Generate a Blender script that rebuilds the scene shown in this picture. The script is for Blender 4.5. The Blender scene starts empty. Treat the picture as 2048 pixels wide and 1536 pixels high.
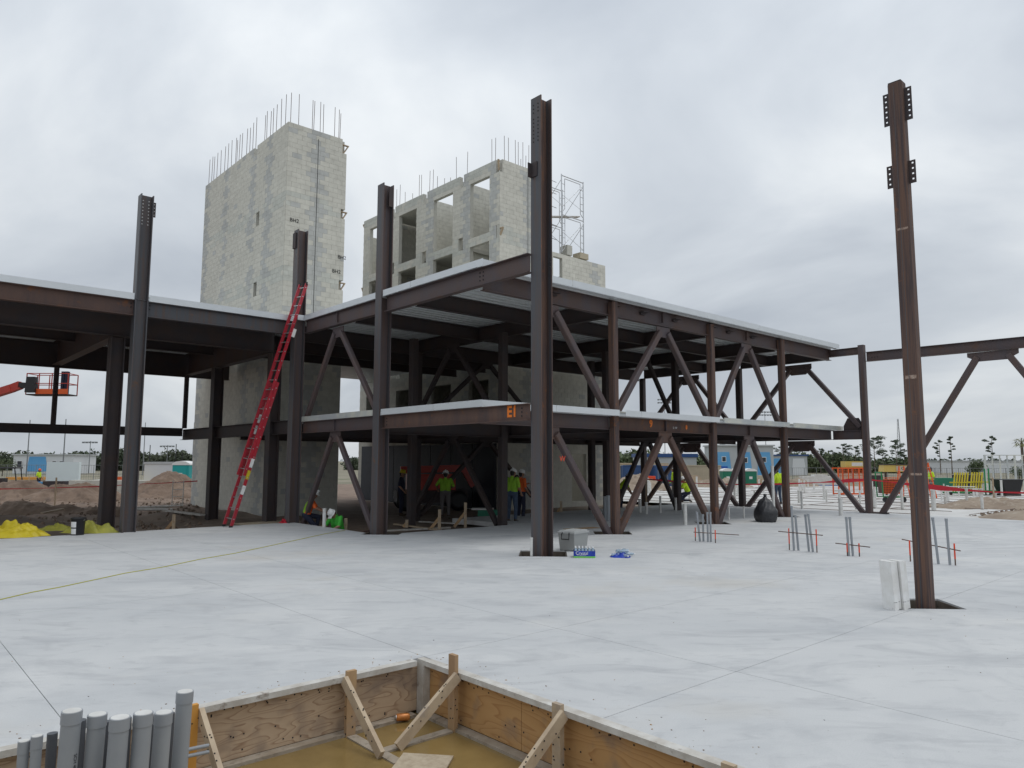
import bpy, math, random
from mathutils import Vector, Matrix, noise
random.seed(7)
sc = bpy.context.scene
COL = sc.collection
PI = math.pi

# ---------------------------------------------------------------- camera
# world axes: X runs along the right-hand facade, Y along the left-hand facade, Z up, slab top = 0
CAM = Vector((0, 0, 1.9))
ROT = Matrix(((0.7448498, -0.0716478, -0.6633742), (-0.6672283, -0.0766197, -0.7409020), (0.0022564, 0.9944828, -0.1048756)))
FPX = 1458.0
cd = bpy.data.cameras.new('camera'); cam = bpy.data.objects.new('camera', cd); COL.objects.link(cam)
cd.sensor_width = 36; cd.lens = FPX / 2048 * 36; cd.clip_end = 5000; cd.clip_start = .05
cam.matrix_world = Matrix.Translation(CAM) @ ROT.to_4x4()
sc.camera = cam

# ---------------------------------------------------------------- sky and light
SUN_EL, SUN_AZ = math.radians(70), math.radians(132)
world = bpy.data.worlds.new('World'); sc.world = world; world.use_nodes = True
nt = world.node_tree; nt.nodes.clear()
def N(t, ty, **kw):
    n = t.nodes.new(ty)
    for k, v in kw.items():
        if k in n.inputs.keys() if hasattr(n.inputs, 'keys') else False: n.inputs[k].default_value = v
        else: setattr(n, k, v)
    return n
def L(t, a, b): t.links.new(a, b)
out = N(nt, 'ShaderNodeOutputWorld')
sky = N(nt, 'ShaderNodeTexSky', sky_type='NISHITA', sun_disc=False, sun_elevation=SUN_EL, sun_rotation=SUN_AZ)
bg1 = N(nt, 'ShaderNodeBackground'); bg1.inputs['Strength'].default_value = .08
L(nt, sky.outputs[0], bg1.inputs[0])
tc = N(nt, 'ShaderNodeTexCoord')
sep = N(nt, 'ShaderNodeSeparateXYZ'); L(nt, tc.outputs['Generated'], sep.inputs[0])
zc = N(nt, 'ShaderNodeMath', operation='MAXIMUM'); L(nt, sep.outputs[2], zc.inputs[0]); zc.inputs[1].default_value = 0
za = N(nt, 'ShaderNodeMath', operation='ADD'); L(nt, zc.outputs[0], za.inputs[0]); za.inputs[1].default_value = .32
dv = N(nt, 'ShaderNodeVectorMath', operation='DIVIDE'); cmb = N(nt, 'ShaderNodeCombineXYZ')
for i in range(3): L(nt, za.outputs[0], cmb.inputs[i])
L(nt, tc.outputs['Generated'], dv.inputs[0]); L(nt, cmb.outputs[0], dv.inputs[1])
mp = N(nt, 'ShaderNodeMapping'); mp.inputs['Scale'].default_value = (1.0, .8, 0); mp.inputs['Rotation'].default_value = (0, 0, 2.1); mp.inputs['Location'].default_value = (3.4, 1.3, 0)
L(nt, dv.outputs[0], mp.inputs[0])
n1 = N(nt, 'ShaderNodeTexNoise'); n1.inputs['Scale'].default_value = 1.5; n1.inputs['Detail'].default_value = 7; n1.inputs['Roughness'].default_value = .5; n1.inputs['Distortion'].default_value = .45
L(nt, mp.outputs[0], n1.inputs['Vector'])
cr = N(nt, 'ShaderNodeValToRGB'); L(nt, n1.outputs['Fac'], cr.inputs[0])
e = cr.color_ramp.elements
e[0].position = .33; e[0].color = (.48, .525, .585, 1); e[1].position = .66; e[1].color = (.82, .855, .88, 1)
m_ = e.new(.5); m_.color = (.635, .68, .73, 1)
hz = N(nt, 'ShaderNodeMapRange'); L(nt, zc.outputs[0], hz.inputs[0]); hz.inputs[1].default_value = 0; hz.inputs[2].default_value = .6; hz.inputs[3].default_value = .86; hz.inputs[4].default_value = 1.26
bg2 = N(nt, 'ShaderNodeBackground'); L(nt, cr.outputs[0], bg2.inputs[0]); L(nt, hz.outputs[0], bg2.inputs[1])
mx = N(nt, 'ShaderNodeMixShader'); mx.inputs[0].default_value = .94
L(nt, bg1.outputs[0], mx.inputs[1]); L(nt, bg2.outputs[0], mx.inputs[2]); L(nt, mx.outputs[0], out.inputs[0])
sl = bpy.data.lights.new('sun', 'SUN'); sl.energy = .9; sl.angle = math.radians(28); sl.color = (1, .97, .92)
so = bpy.data.objects.new('sun', sl); COL.objects.link(so)
# high overcast sun towards the picture's right
so.rotation_euler = Vector((-.745 * math.cos(SUN_EL), .667 * math.cos(SUN_EL), -math.sin(SUN_EL))).to_track_quat('-Z', 'Y').to_euler()
vs = sc.view_settings; vs.view_transform = 'Standard'; vs.look = 'None'; vs.exposure = 0; vs.gamma = 1; vs.use_curve_mapping = False

# ---------------------------------------------------------------- pixel helpers (photo pixel -> point)
FW = -Vector(ROT.col[2]); FW2 = Vector((FW.x, FW.y)).normalized()
def ray(x, y): return ROT @ Vector(((x - 1024) / FPX, -(y - 768) / FPX, -1))
def gz(x, y, z=0.):
    d = ray(x, y); return CAM + d * ((z - CAM.z) / d.z)
def at(x, y, D):
    d = ray(x, y); return CAM + d * (D / (d.x * FW2.x + d.y * FW2.y))
def px(D): return D / FPX          # metres per photo pixel at depth D
RIGHT = Vector(ROT.col[0]); RZ = math.atan2(RIGHT.y, RIGHT.x)     # camera right as a heading

# ---------------------------------------------------------------- materials
MATS = {}
def mat(name, c, rough=.8, metal=0., c2=None, scale=4., detail=6, lo=.35, hi=.65, stretch=(1, 1, 1), bump=0., bscale=40., c3=None, s3=1., lo3=.55, hi3=.7, alpha=1, spec=.5, coat=0):
    m = bpy.data.materials.new(name); m.use_nodes = True; MATS[name] = m
    t = m.node_tree; b = t.nodes['Principled BSDF']
    b.inputs['Base Color'].default_value = (*c, 1); b.inputs['Roughness'].default_value = rough; b.inputs['Metallic'].default_value = metal
    b.inputs['Specular IOR Level'].default_value = spec; b.inputs['Coat Weight'].default_value = coat
    g = N(t, 'ShaderNodeNewGeometry'); mpn = N(t, 'ShaderNodeMapping'); mpn.inputs['Scale'].default_value = stretch
    L(t, g.outputs['Position'], mpn.inputs[0])
    last = None
    if c2:
        n = N(t, 'ShaderNodeTexNoise'); n.inputs['Scale'].default_value = scale; n.inputs['Detail'].default_value = detail; n.inputs['Roughness'].default_value = .6
        L(t, mpn.outputs[0], n.inputs['Vector'])
        r = N(t, 'ShaderNodeMapRange'); L(t, n.outputs['Fac'], r.inputs[0]); r.inputs[1].default_value = lo; r.inputs[2].default_value = hi
        x = N(t, 'ShaderNodeMix', data_type='RGBA'); L(t, r.outputs[0], x.inputs[0]); x.inputs[6].default_value = (*c, 1); x.inputs[7].default_value = (*c2, 1)
        last = x.outputs[2]
        if c3:
            n3 = N(t, 'ShaderNodeTexNoise'); n3.inputs['Scale'].default_value = s3; n3.inputs['Detail'].default_value = 8; n3.inputs['Roughness'].default_value = .65
            L(t, g.outputs['Position'], n3.inputs['Vector'])
            r3 = N(t, 'ShaderNodeMapRange'); L(t, n3.outputs['Fac'], r3.inputs[0]); r3.inputs[1].default_value = lo3; r3.inputs[2].default_value = hi3
            x3 = N(t, 'ShaderNodeMix', data_type='RGBA'); L(t, r3.outputs[0], x3.inputs[0]); L(t, last, x3.inputs[6]); x3.inputs[7].default_value = (*c3, 1)
            last = x3.outputs[2]
        L(t, last, b.inputs['Base Color'])
    if bump:
        nb = N(t, 'ShaderNodeTexNoise'); nb.inputs['Scale'].default_value = bscale; nb.inputs['Detail'].default_value = 5
        L(t, mpn.outputs[0], nb.inputs['Vector'])
        bp = N(t, 'ShaderNodeBump'); bp.inputs['Strength'].default_value = bump; bp.inputs['Distance'].default_value = .02
        L(t, nb.outputs['Fac'], bp.inputs['Height']); L(t, bp.outputs[0], b.inputs['Normal'])
    return m
mat('steel', (.078, .063, .070), .6, .0, (.095, .060, .052), 2.2, stretch=(1, 1, .5), bump=.15, c3=(.12, .055, .028), s3=1.6, lo3=.6, hi3=.78)
mat('steel_mill', (.066, .070, .080), .5, .0, (.088, .060, .052), 11, stretch=(1, 1, .05), lo=.42, hi=.66, bump=.1, c3=(.16, .07, .03), s3=2.3, lo3=.63, hi3=.74)
mat('steel_rust', (.125, .072, .054), .8, .0, (.078, .053, .05), 3.0, stretch=(1, 1, .25), bump=.25, c3=(.21, .080, .028), s3=2.6, lo3=.58, hi3=.72)
mat('rust_col', (.140, .078, .054), .8, .0, (.062, .044, .044), 24, stretch=(1, 1, .035), lo=.38, hi=.6, bump=.2, c3=(.23, .090, .035), s3=3.2, lo3=.60, hi3=.72)
mat('steel_col', (.080, .066, .072), .6, .0, (.105, .066, .055), 13, stretch=(1, 1, .05), lo=.4, hi=.62, bump=.12, c3=(.16, .072, .035), s3=2.2, lo3=.62, hi3=.74)
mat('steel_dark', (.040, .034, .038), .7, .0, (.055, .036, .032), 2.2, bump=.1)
mat('galv', (.62, .65, .67), .42, .35, (.66, .69, .71), 2)
mat('galv_dull', (.44, .47, .48), .5, .35, (.60, .60, .53), 1.3, lo=.4, hi=.6)
mat('deck', (.66, .69, .71), .4, .2, (.74, .76, .77), 5)
mat('mortar', (.47, .465, .42), .95, 0, (.52, .515, .47), 7)
mat('mud', (.165, .122, .092), .95, 0, (.245, .185, .14), 1.4, bump=.6, bscale=9)
mat('sand', (.33, .27, .21), .95, 0, (.24, .185, .14), .9, bump=.6, bscale=7, c3=(.40, .35, .29), s3=2.5)
mat('dirt', (.165, .115, .085), .95, 0, (.25, .18, .135), 1.2, bump=1., bscale=7, c3=(.11, .078, .06), s3=2.2)
mat('field', (.16, .15, .10), .95, 0, (.27, .24, .18), .06, c3=(.10, .12, .05), s3=.11)
mat('membrane', (.62, .62, .61), .7, 0, (.50, .49, .47), .7, c3=(.40, .36, .31), s3=.5, lo3=.6, hi3=.75)
mat('rebar', (.11, .09, .085), .7, .3, (.17, .10, .07), 8)
mat('lumber', (.44, .29, .155), .75, 0, (.34, .215, .12), 5, stretch=(1, 1, .25), bump=.1, c3=(.30, .24, .20), s3=3, lo3=.55, hi3=.75)
mat('lumber_pale', (.50, .40, .28), .75, 0, (.38, .29, .20), 5, bump=.1, c3=(.30, .26, .23), s3=4, lo3=.55, hi3=.72)
mat('lumber_sill', (.27, .22, .165), .85, 0, (.36, .31, .25), 6, bump=.15, c3=(.15, .12, .09), s3=7, lo3=.55, hi3=.68)
mat('shade_board', (.085, .072, .058), .9, 0, (.13, .11, .09), 6)
mat('lumber_grey', (.43, .40, .355), .85, 0, (.58, .57, .54), 6, bump=.15, c3=(.22, .18, .15), s3=7, lo3=.58, hi3=.68)
mat('pvc_grey', (.27, .29, .315), .5, 0, (.30, .32, .34), 3)
mat('pvc_shaded', (.085, .092, .105), .5)  # pipe grey darkened for the shade behind the front row
mat('pvc_cap', (.29, .31, .335), .45)
mat('pvc_white', (.70, .70, .68), .4, 0, (.58, .57, .54), 6)
mat('ladder_red', (.42, .020, .035), .4, 0, (.34, .02, .035), 5)
mat('alu', (.55, .56, .57), .35, .9)
mat('black', (.012, .012, .014), .5)
mat('black_soft', (.02, .021, .024), .42, 0, (.03, .03, .034), 20, bump=.4, bscale=14)
mat('white', (.78, .78, .77), .5)
mat('white_dirty', (.70, .70, .68), .6, 0, (.58, .57, .54), 3)
mat('foam', (.80, .80, .79), .7, 0, (.68, .67, .64), 5, c3=(.3, .28, .26), s3=14, lo3=.68, hi3=.72)
mat('sheet_shade', (.022, .028, .040), .6, 0, (.032, .038, .05), 3)
mat('hole', (.02, .02, .022), .9)
mat('paint_orange', (.85, .22, .015), .6, 0, (.70, .16, .02), 30)
mat('scuff', (.20, .12, .09), .8, 0, (.42, .33, .27), 40)
mat('paint_red', (.75, .07, .02), .6)
mat('paint_white', (.55, .55, .55), .7)
mat('orange', (.72, .11, .015), .5)
mat('lift_red', (.46, .035, .02), .4, 0, (.40, .035, .02), 4)
mat('red_tape', (.50, .012, .03), .5)
mat('cooler', (.30, .31, .305), .5); mat('cooler_lid', (.37, .38, .375), .5)
mat('yellow', (.62, .50, .02), .55, 0, (.52, .41, .015), 4)
mat('yellow_dull', (.42, .40, .06), .6, 0, (.30, .30, .05), 6)
mat('green', (.015, .22, .07), .5); mat('green_pot', (.01, .17, .10), .5)
mat('teal', (.01, .36, .36), .45)
mat('blue_box', (.035, .095, .24), .6, 0, (.03, .075, .18), .8)
mat('blue_wall', (.10, .33, .62), .7, 0, (.14, .38, .64), .3); mat('blue_roof', (.02, .065, .20), .6); mat('blue_deep', (.01, .09, .42), .5)
mat('grey_wall', (.46, .48, .49), .8, 0, (.42, .44, .45), .4); mat('white_wall', (.62, .64, .66), .8); mat('beige', (.50, .44, .33), .8, 0, (.44, .39, .29), 1)
mat('panel_white', (.72, .82, .83), .5)
mat('glass', (.03, .035, .045), .12)
mat('gold', (.55, .40, .10), .55)
mat('pole', (.22, .23, .24), .6, .3)
mat('bark', (.11, .085, .065), .9, 0, (.17, .14, .12), 9)
mat('needles', (.045, .070, .040), .7, 0, (.070, .095, .05), 3)
mat('leaf', (.065, .095, .040), .7, 0, (.105, .13, .06), .25, c3=(.045, .065, .032), s3=.6)
mat('leaf_far', (.060, .085, .050), .8, 0, (.095, .11, .07), .12, c3=(.045, .06, .045), s3=.5)
mat('palm', (.14, .14, .03), .6); mat('magenta', (.30, .03, .08), .7)
mat('plywood_gold', (.62, .30, .06), .6)
mat('osb', (.44, .37, .27), .8, 0, (.34, .27, .19), 18, bump=.2)
mat('can_orange', (.65, .25, .06), .35, .3, (.45, .16, .04), 20)
mat('skin', (.30, .165, .11), .6); mat('skin_dark', (.17, .085, .055), .6); mat('hair', (.015, .012, .01), .7); mat('eye', (.02, .015, .012), .3); mat('lip', (.26, .10, .08), .6)
mat('shirt_lime', (.26, .50, .03), .8, 0, (.22, .43, .03), 9); mat('shirt_green', (.06, .46, .05), .8, 0, (.05, .38, .04), 9); mat('shirt_yellow', (.50, .72, .02), .8); mat('shirt_orange', (.70, .12, .02), .8)
mat('jeans', (.055, .085, .14), .9, 0, (.04, .06, .10), 12); mat('work_grey', (.13, .12, .12), .9); mat('navy', (.018, .022, .045), .9); mat('boot', (.06, .04, .025), .8)
mat('wrap_blue', (.012, .05, .42), .25, 0, (.008, .03, .30), 12); mat('wrap_green', (.18, .55, .10), .3); mat('rope', (.42, .40, .06), .7)
m = mat('bottle', (.62, .75, .86), .12); m.node_tree.nodes['Principled BSDF'].inputs['Transmission Weight'].default_value = .6
m = mat('wrap_clear', (.75, .82, .9), .15); m.node_tree.nodes['Principled BSDF'].inputs['Transmission Weight'].default_value = .7
m = mat('water', (.27, .185, .070), .06, 0, (.20, .135, .050), 1.5, bump=.03, bscale=6)

def concrete():
    m = bpy.data.materials.new('concrete'); m.use_nodes = True; MATS['concrete'] = m
    t = m.node_tree; b = t.nodes['Principled BSDF']; b.inputs['Roughness'].default_value = .72; b.inputs['Specular IOR Level'].default_value = .35
    g = N(t, 'ShaderNodeNewGeometry')
    def noi(scale, detail, st=(1, 1, 1), dist=0, rz=0):
        mp_ = N(t, 'ShaderNodeMapping'); mp_.inputs['Scale'].default_value = st; mp_.inputs['Rotation'].default_value = (0, 0, rz); L(t, g.outputs['Position'], mp_.inputs[0])
        n = N(t, 'ShaderNodeTexNoise'); n.inputs['Scale'].default_value = scale; n.inputs['Detail'].default_value = detail; n.inputs['Distortion'].default_value = dist; n.inputs['Roughness'].default_value = .6
        L(t, mp_.outputs[0], n.inputs['Vector']); return n.outputs['Fac']
    def rng(s, a, b_, c, d):
        r = N(t, 'ShaderNodeMapRange'); L(t, s, r.inputs[0])
        for i, v in enumerate((a, b_, c, d)): r.inputs[1 + i].default_value = v
        return r.outputs[0]
    def mixc(f, a, bcol):
        x = N(t, 'ShaderNodeMix', data_type='RGBA'); L(t, f, x.inputs[0])
        if isinstance(a, tuple): x.inputs[6].default_value = (*a, 1)
        else: L(t, a, x.inputs[6])
        x.inputs[7].default_value = (*bcol, 1); return x.outputs[2]
    def along(scale, detail, st, dist=0):     # grain drawn out along the finishing direction
        va = N(t, 'ShaderNodeVectorRotate', rotation_type='Z_AXIS'); va.inputs['Angle'].default_value = .73; L(t, g.outputs['Position'], va.inputs['Vector'])
        mp_ = N(t, 'ShaderNodeMapping'); mp_.inputs['Scale'].default_value = st; L(t, va.outputs[0], mp_.inputs[0])
        n = N(t, 'ShaderNodeTexNoise'); n.inputs['Scale'].default_value = scale; n.inputs['Detail'].default_value = detail; n.inputs['Distortion'].default_value = dist; n.inputs['Roughness'].default_value = .62
        L(t, mp_.outputs[0], n.inputs['Vector']); return n.outputs['Fac']
    c = mixc(rng(along(.32, 6, (.5, 1, 1), .6), .36, .66, 0, 1), (.585, .592, .592), (.47, .485, .498))
    c = mixc(rng(noi(.75, 8, dist=1.6), .50, .70, 0, .6), c, (.425, .44, .455))     # swirls
    c = mixc(rng(along(1.7, 9, (.42, 1, 1), 1.1), .51, .72, 0, .6), c, (.345, .355, .372))     # damp trowel streaks
    c = mixc(rng(along(6, 8, (.4, 1, 1), .8), .55, .74, 0, .5), c, (.33, .34, .355))
    c = mixc(rng(along(.9, 6, (.6, 1, 1), .5), .58, .74, 0, .6), c, (.62, .615, .595))      # pale laitance
    c = mixc(rng(noi(.22, 5), .58, .70, 0, .5), c, (.48, .445, .385))                      # warm dirt film
    c = mixc(rng(noi(26, 2), .735, .76, 0, .6), c, (.20, .19, .18))                       # specks
    c = mixc(rng(noi(90, 3), .4, .7, 0, .18), c, (.30, .31, .32))
    L(t, c, b.inputs['Base Color'])
    bp = N(t, 'ShaderNodeBump'); bp.inputs['Strength'].default_value = .12; bp.inputs['Distance'].default_value = .01
    L(t, noi(26, 6, (1, .4, 1), 0, .8), bp.inputs['Height']); L(t, bp.outputs[0], b.inputs['Normal'])
concrete()

def cmu_mat(name, base, var):
    m = bpy.data.materials.new(name); m.use_nodes = True; MATS[name] = m
    t = m.node_tree; b = t.nodes['Principled BSDF']; b.inputs['Roughness'].default_value = .95; b.inputs['Specular IOR Level'].default_value = .1
    g = N(t, 'ShaderNodeNewGeometry')
    # one tone per block: white noise on the block's grid cell
    a = N(t, 'ShaderNodeVectorMath', operation='MULTIPLY'); L(t, g.outputs['Position'], a.inputs[0]); a.inputs[1].default_value = (2.46, 2.46, 4.92)
    fl = N(t, 'ShaderNodeVectorMath', operation='FLOOR'); L(t, a.outputs[0], fl.inputs[0])
    wn = N(t, 'ShaderNodeTexWhiteNoise', noise_dimensions='3D'); L(t, fl.outputs[0], wn.inputs['Vector'])
    n = N(t, 'ShaderNodeTexNoise'); n.inputs['Scale'].default_value = .5; n.inputs['Detail'].default_value = 6; L(t, g.outputs['Position'], n.inputs['Vector'])
    n2 = N(t, 'ShaderNodeTexNoise'); n2.inputs['Scale'].default_value = 5; n2.inputs['Detail'].default_value = 8; L(t, g.outputs['Position'], n2.inputs['Vector'])
    v = N(t, 'ShaderNodeMath', operation='MULTIPLY_ADD'); L(t, wn.outputs['Value'], v.inputs[0]); v.inputs[1].default_value = var; v.inputs[2].default_value = 1 - var * .6
    v2 = N(t, 'ShaderNodeMapRange'); L(t, n.outputs['Fac'], v2.inputs[0]); v2.inputs[1].default_value = .3; v2.inputs[2].default_value = .7; v2.inputs[3].default_value = .94; v2.inputs[4].default_value = 1.04
    v3 = N(t, 'ShaderNodeMapRange'); L(t, n2.outputs['Fac'], v3.inputs[0]); v3.inputs[1].default_value = .3; v3.inputs[2].default_value = .7; v3.inputs[3].default_value = .9; v3.inputs[4].default_value = 1.06
    p = N(t, 'ShaderNodeMath', operation='MULTIPLY'); L(t, v.outputs[0], p.inputs[0]); L(t, v2.outputs[0], p.inputs[1])
    p2 = N(t, 'ShaderNodeMath', operation='MULTIPLY'); L(t, p.outputs[0], p2.inputs[0]); L(t, v3.outputs[0], p2.inputs[1])
    cc = N(t, 'ShaderNodeVectorMath', operation='SCALE'); cc.inputs[0].default_value = base; L(t, p2.outputs[0], cc.inputs['Scale'])
    L(t, cc.outputs[0], b.inputs['Base Color'])
cmu_mat('cmu', (.62, .61, .55), .07); cmu_mat('cmu_grey', (.50, .51, .495), .11); cmu_mat('cmu_bond', (.565, .575, .53), .10)

def plywood(name, a, bcol, line, scale):
    m = bpy.data.materials.new(name); m.use_nodes = True; MATS[name] = m
    t = m.node_tree; b = t.nodes['Principled BSDF']; b.inputs['Roughness'].default_value = .7
    g = N(t, 'ShaderNodeNewGeometry'); mp_ = N(t, 'ShaderNodeMapping'); mp_.inputs['Scale'].default_value = (.55, .55, 2.6); L(t, g.outputs['Position'], mp_.inputs[0])
    n = N(t, 'ShaderNodeTexNoise'); n.inputs['Scale'].default_value = scale; n.inputs['Detail'].default_value = 2; n.inputs['Roughness'].default_value = .4; L(t, mp_.outputs[0], n.inputs['Vector'])
    mul = N(t, 'ShaderNodeMath', operation='MULTIPLY'); L(t, n.outputs['Fac'], mul.inputs[0]); mul.inputs[1].default_value = 13
    fr = N(t, 'ShaderNodeMath', operation='FRACT'); L(t, mul.outputs[0], fr.inputs[0])
    r = N(t, 'ShaderNodeValToRGB'); L(t, fr.outputs[0], r.inputs[0]); ee = r.color_ramp.elements
    ee[0].position = 0; ee[0].color = (*a, 1); ee[1].position = .72; ee[1].color = (*bcol, 1); k = ee.new(.93); k.color = (*line, 1); k = ee.new(1.); k.color = (*a, 1)
    n2 = N(t, 'ShaderNodeTexNoise'); n2.inputs['Scale'].default_value = 3.5; n2.inputs['Detail'].default_value = 7; L(t, g.outputs['Position'], n2.inputs['Vector'])
    mr = N(t, 'ShaderNodeMapRange'); L(t, n2.outputs['Fac'], mr.inputs[0]); mr.inputs[1].default_value = .5; mr.inputs[2].default_value = .75
    x = N(t, 'ShaderNodeMix', data_type='RGBA'); L(t, mr.outputs[0], x.inputs[0]); L(t, r.outputs[0], x.inputs[6]); x.inputs[7].default_value = (.20, .15, .12, 1)
    L(t, x.outputs[2], b.inputs['Base Color'])
plywood('ply_grain', (.50, .37, .25), (.45, .325, .215), (.30, .19, .115), 2.4)
plywood('ply_orange', (.47, .275, .115), (.44, .25, .10), (.36, .185, .07), 1.6)

# ---------------------------------------------------------------- mesh helpers
class MB:
    def __init__(s): s.v = []; s.f = []; s.mi = []; s.mats = []; s.sm = []
    def m(s, name):
        if name not in s.mats: s.mats.append(name)
        return s.mats.index(name)
    def add(s, verts, faces, mt, smooth=False):
        o = len(s.v); s.v += [tuple(p) for p in verts]; k = s.m(mt)
        for f in faces: s.f.append(tuple(i + o for i in f)); s.mi.append(k); s.sm.append(smooth)
        return s
    def box(s, c, size, mt, M=None):
        c = Vector(c); hx, hy, hz_ = [q / 2 for q in size]
        pts = [Vector((x, y, z)) for z in (-hz_, hz_) for y in (-hy, hy) for x in (-hx, hx)]
        if M is not None: pts = [M @ p for p in pts]
        return s.add([c + p for p in pts], [(0, 2, 3, 1), (4, 5, 7, 6), (0, 1, 5, 4), (2, 6, 7, 3), (0, 4, 6, 2), (1, 3, 7, 5)], mt)
    def bb(s, lo, hi, mt):
        return s.box([(a + b) / 2 for a, b in zip(lo, hi)], [b - a for a, b in zip(lo, hi)], mt)
    def frame(s, p0, p1, up):
        p0, p1 = Vector(p0), Vector(p1); d = (p1 - p0).normalized(); up = Vector(up)
        side = d.cross(up)
        if side.length < 1e-4: side = d.cross(Vector((1, 0, 0)))
        side.normalize(); return p0, p1, d, side, side.cross(d).normalized()
    def prism(s, p0, p1, prof, mt, up=(0, 0, 1), caps=True, smooth=False):
        p0, p1, d, a, b = s.frame(p0, p1, up); n = len(prof)
        vv = [p0 + a * x + b * y for x, y in prof] + [p1 + a * x + b * y for x, y in prof]
        ff = [(n + i, n + (i + 1) % n, (i + 1) % n, i) for i in range(n)]
        s.add(vv, ff, mt, smooth)
        if caps:
            o = len(s.v) - 2 * n; k = s.m(mt)
            s.f += [tuple(o + i for i in range(n)), tuple(o + n + i for i in reversed(range(n)))]; s.mi += [k, k]; s.sm += [False, False]
        return s
    def bar(s, p0, p1, w, h, mt, up=(0, 0, 1)):
        return s.prism(p0, p1, [(-w / 2, -h / 2), (w / 2, -h / 2), (w / 2, h / 2), (-w / 2, h / 2)], mt, up)
    def ib(s, p0, p1, d, b, mt, tf=.018, tw=.014, up=(0, 0, 1)):
        h = d / 2; w = b / 2; t = tw / 2; q = h - tf
        return s.prism(p0, p1, [(-w, -h), (w, -h), (w, -q), (t, -q), (t, q), (w, q), (w, h), (-w, h), (-w, q), (-t, q), (-t, -q), (-w, -q)], mt, up)
    def tube(s, pts, r, mt, n=8, r1=None, caps=True):
        pts = [Vector(p) for p in pts]; rings = []; m_ = len(pts)
        for i, p in enumerate(pts):
            d = (pts[min(i + 1, m_ - 1)] - pts[max(i - 1, 0)]).normalized()
            a = d.cross(Vector((0, 0, 1)))
            if a.length < 1e-3: a = d.cross(Vector((1, 0, 0)))
            a.normalize(); b = a.cross(d)
            rr = r if r1 is None else r + (r1 - r) * i / max(1, m_ - 1)
            rings.append([p + a * math.cos(2 * PI * k / n) * rr + b * math.sin(2 * PI * k / n) * rr for k in range(n)])
        vv = [p for rg in rings for p in rg]; ff = []
        for i in range(m_ - 1):
            for k in range(n):
                ff.append(((i + 1) * n + k, (i + 1) * n + (k + 1) % n, i * n + (k + 1) % n, i * n + k))
        s.add(vv, ff, mt, True)
        if caps:
            s.add(rings[0], [tuple(range(n))], mt); s.add(rings[-1], [tuple(reversed(range(n)))], mt)
        return s
    def lathe(s, c, prof, mt, n=20, M=None, smooth=True):
        c = Vector(c); vv = []; ff = []
        for r, z in prof:
            for k in range(n):
                p = Vector((r * math.cos(2 * PI * k / n), r * math.sin(2 * PI * k / n), z)); vv.append(c + (M @ p if M is not None else p))
        for i in range(len(prof) - 1):
            for k in range(n): ff.append((i * n + k, i * n + (k + 1) % n, (i + 1) * n + (k + 1) % n, (i + 1) * n + k))
        s.add(vv, ff, mt, smooth); s.add(vv[:n], [tuple(reversed(range(n)))], mt); s.add(vv[-n:], [tuple(range(n))], mt)
        return s
    def poly(s, pts, th, mt, nrm=None):
        """flat polygon plate with thickness"""
        pts = [Vector(p) for p in pts]
        if nrm is None: nrm = (pts[1] - pts[0]).cross(pts[2] - pts[0]).normalized()
        nrm = Vector(nrm) * th / 2; n = len(pts)
        vv = [p - nrm for p in pts] + [p + nrm for p in pts]
        ff = [tuple(reversed(range(n))), tuple(range(n, 2 * n))] + [(i, (i + 1) % n, n + (i + 1) % n, n + i) for i in range(n)]
        return s.add(vv, ff, mt)
    def data(s, name):
        me = bpy.data.meshes.new(name); me.from_pydata(s.v, [], s.f)
        for q in s.mats: me.materials.append(MATS[q])
        me.polygons.foreach_set('material_index', s.mi); me.polygons.foreach_set('use_smooth', s.sm); me.update(); return me
    def build(s, name, parent=None, loc=None, rz=0):
        o = bpy.data.objects.new(name, s.data(name)); return link(o, parent, loc, rz)
def link(o, parent=None, loc=None, rz=0):
    COL.objects.link(o)
    if parent is not None:
        o.parent = parent
        if loc is None: o.matrix_parent_inverse = Matrix.Translation(-parent.location) if not parent.rotation_euler.z else (Matrix.Translation(parent.location) @ parent.rotation_euler.to_matrix().to_4x4()).inverted()
    if loc is not None: o.location = loc; o.rotation_euler.z = rz
    return o
def inst(me, name, parent, loc, rz=0):
    o = bpy.data.objects.new(name, me); COL.objects.link(o); o.parent = parent; o.location = loc; o.rotation_euler.z = rz; return o
def T(o, label, cat, group=None):
    o['label'] = label; o['category'] = cat
    if group: o['group'] = group
    return o
def S(o): o['kind'] = 'structure'; return o
def empty(name, loc=(0, 0, 0), rz=0):
    o = bpy.data.objects.new(name, None); o.empty_display_size = .2; COL.objects.link(o); o.location = loc; o.rotation_euler.z = rz; return o
def rot(rx=0, ry=0, rz=0): return Matrix.Rotation(rz, 3, 'Z') @ Matrix.Rotation(ry, 3, 'Y') @ Matrix.Rotation(rx, 3, 'X')
def nz(x, y, s=1., o=4):
    return noise.fractal(Vector((x * s, y * s, 3.7)), 1.0, 2.0, o)
def text(body, size, mt, parent, M, name='lettering', depth=.002, bold=0.):
    c = bpy.data.curves.new(name, 'FONT'); c.offset = bold; c.body = body; c.size = size; c.align_x = 'CENTER'; c.align_y = 'CENTER'; c.extrude = depth
    tmp = bpy.data.objects.new('tmp', c); COL.objects.link(tmp)
    me = bpy.data.meshes.new_from_object(tmp.evaluated_get(bpy.context.evaluated_depsgraph_get()))
    bpy.data.objects.remove(tmp); bpy.data.curves.remove(c)
    me.materials.clear(); me.materials.append(MATS[mt]); me.name = name
    me.transform(M); o = bpy.data.objects.new(name, me); return link(o, parent)
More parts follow.
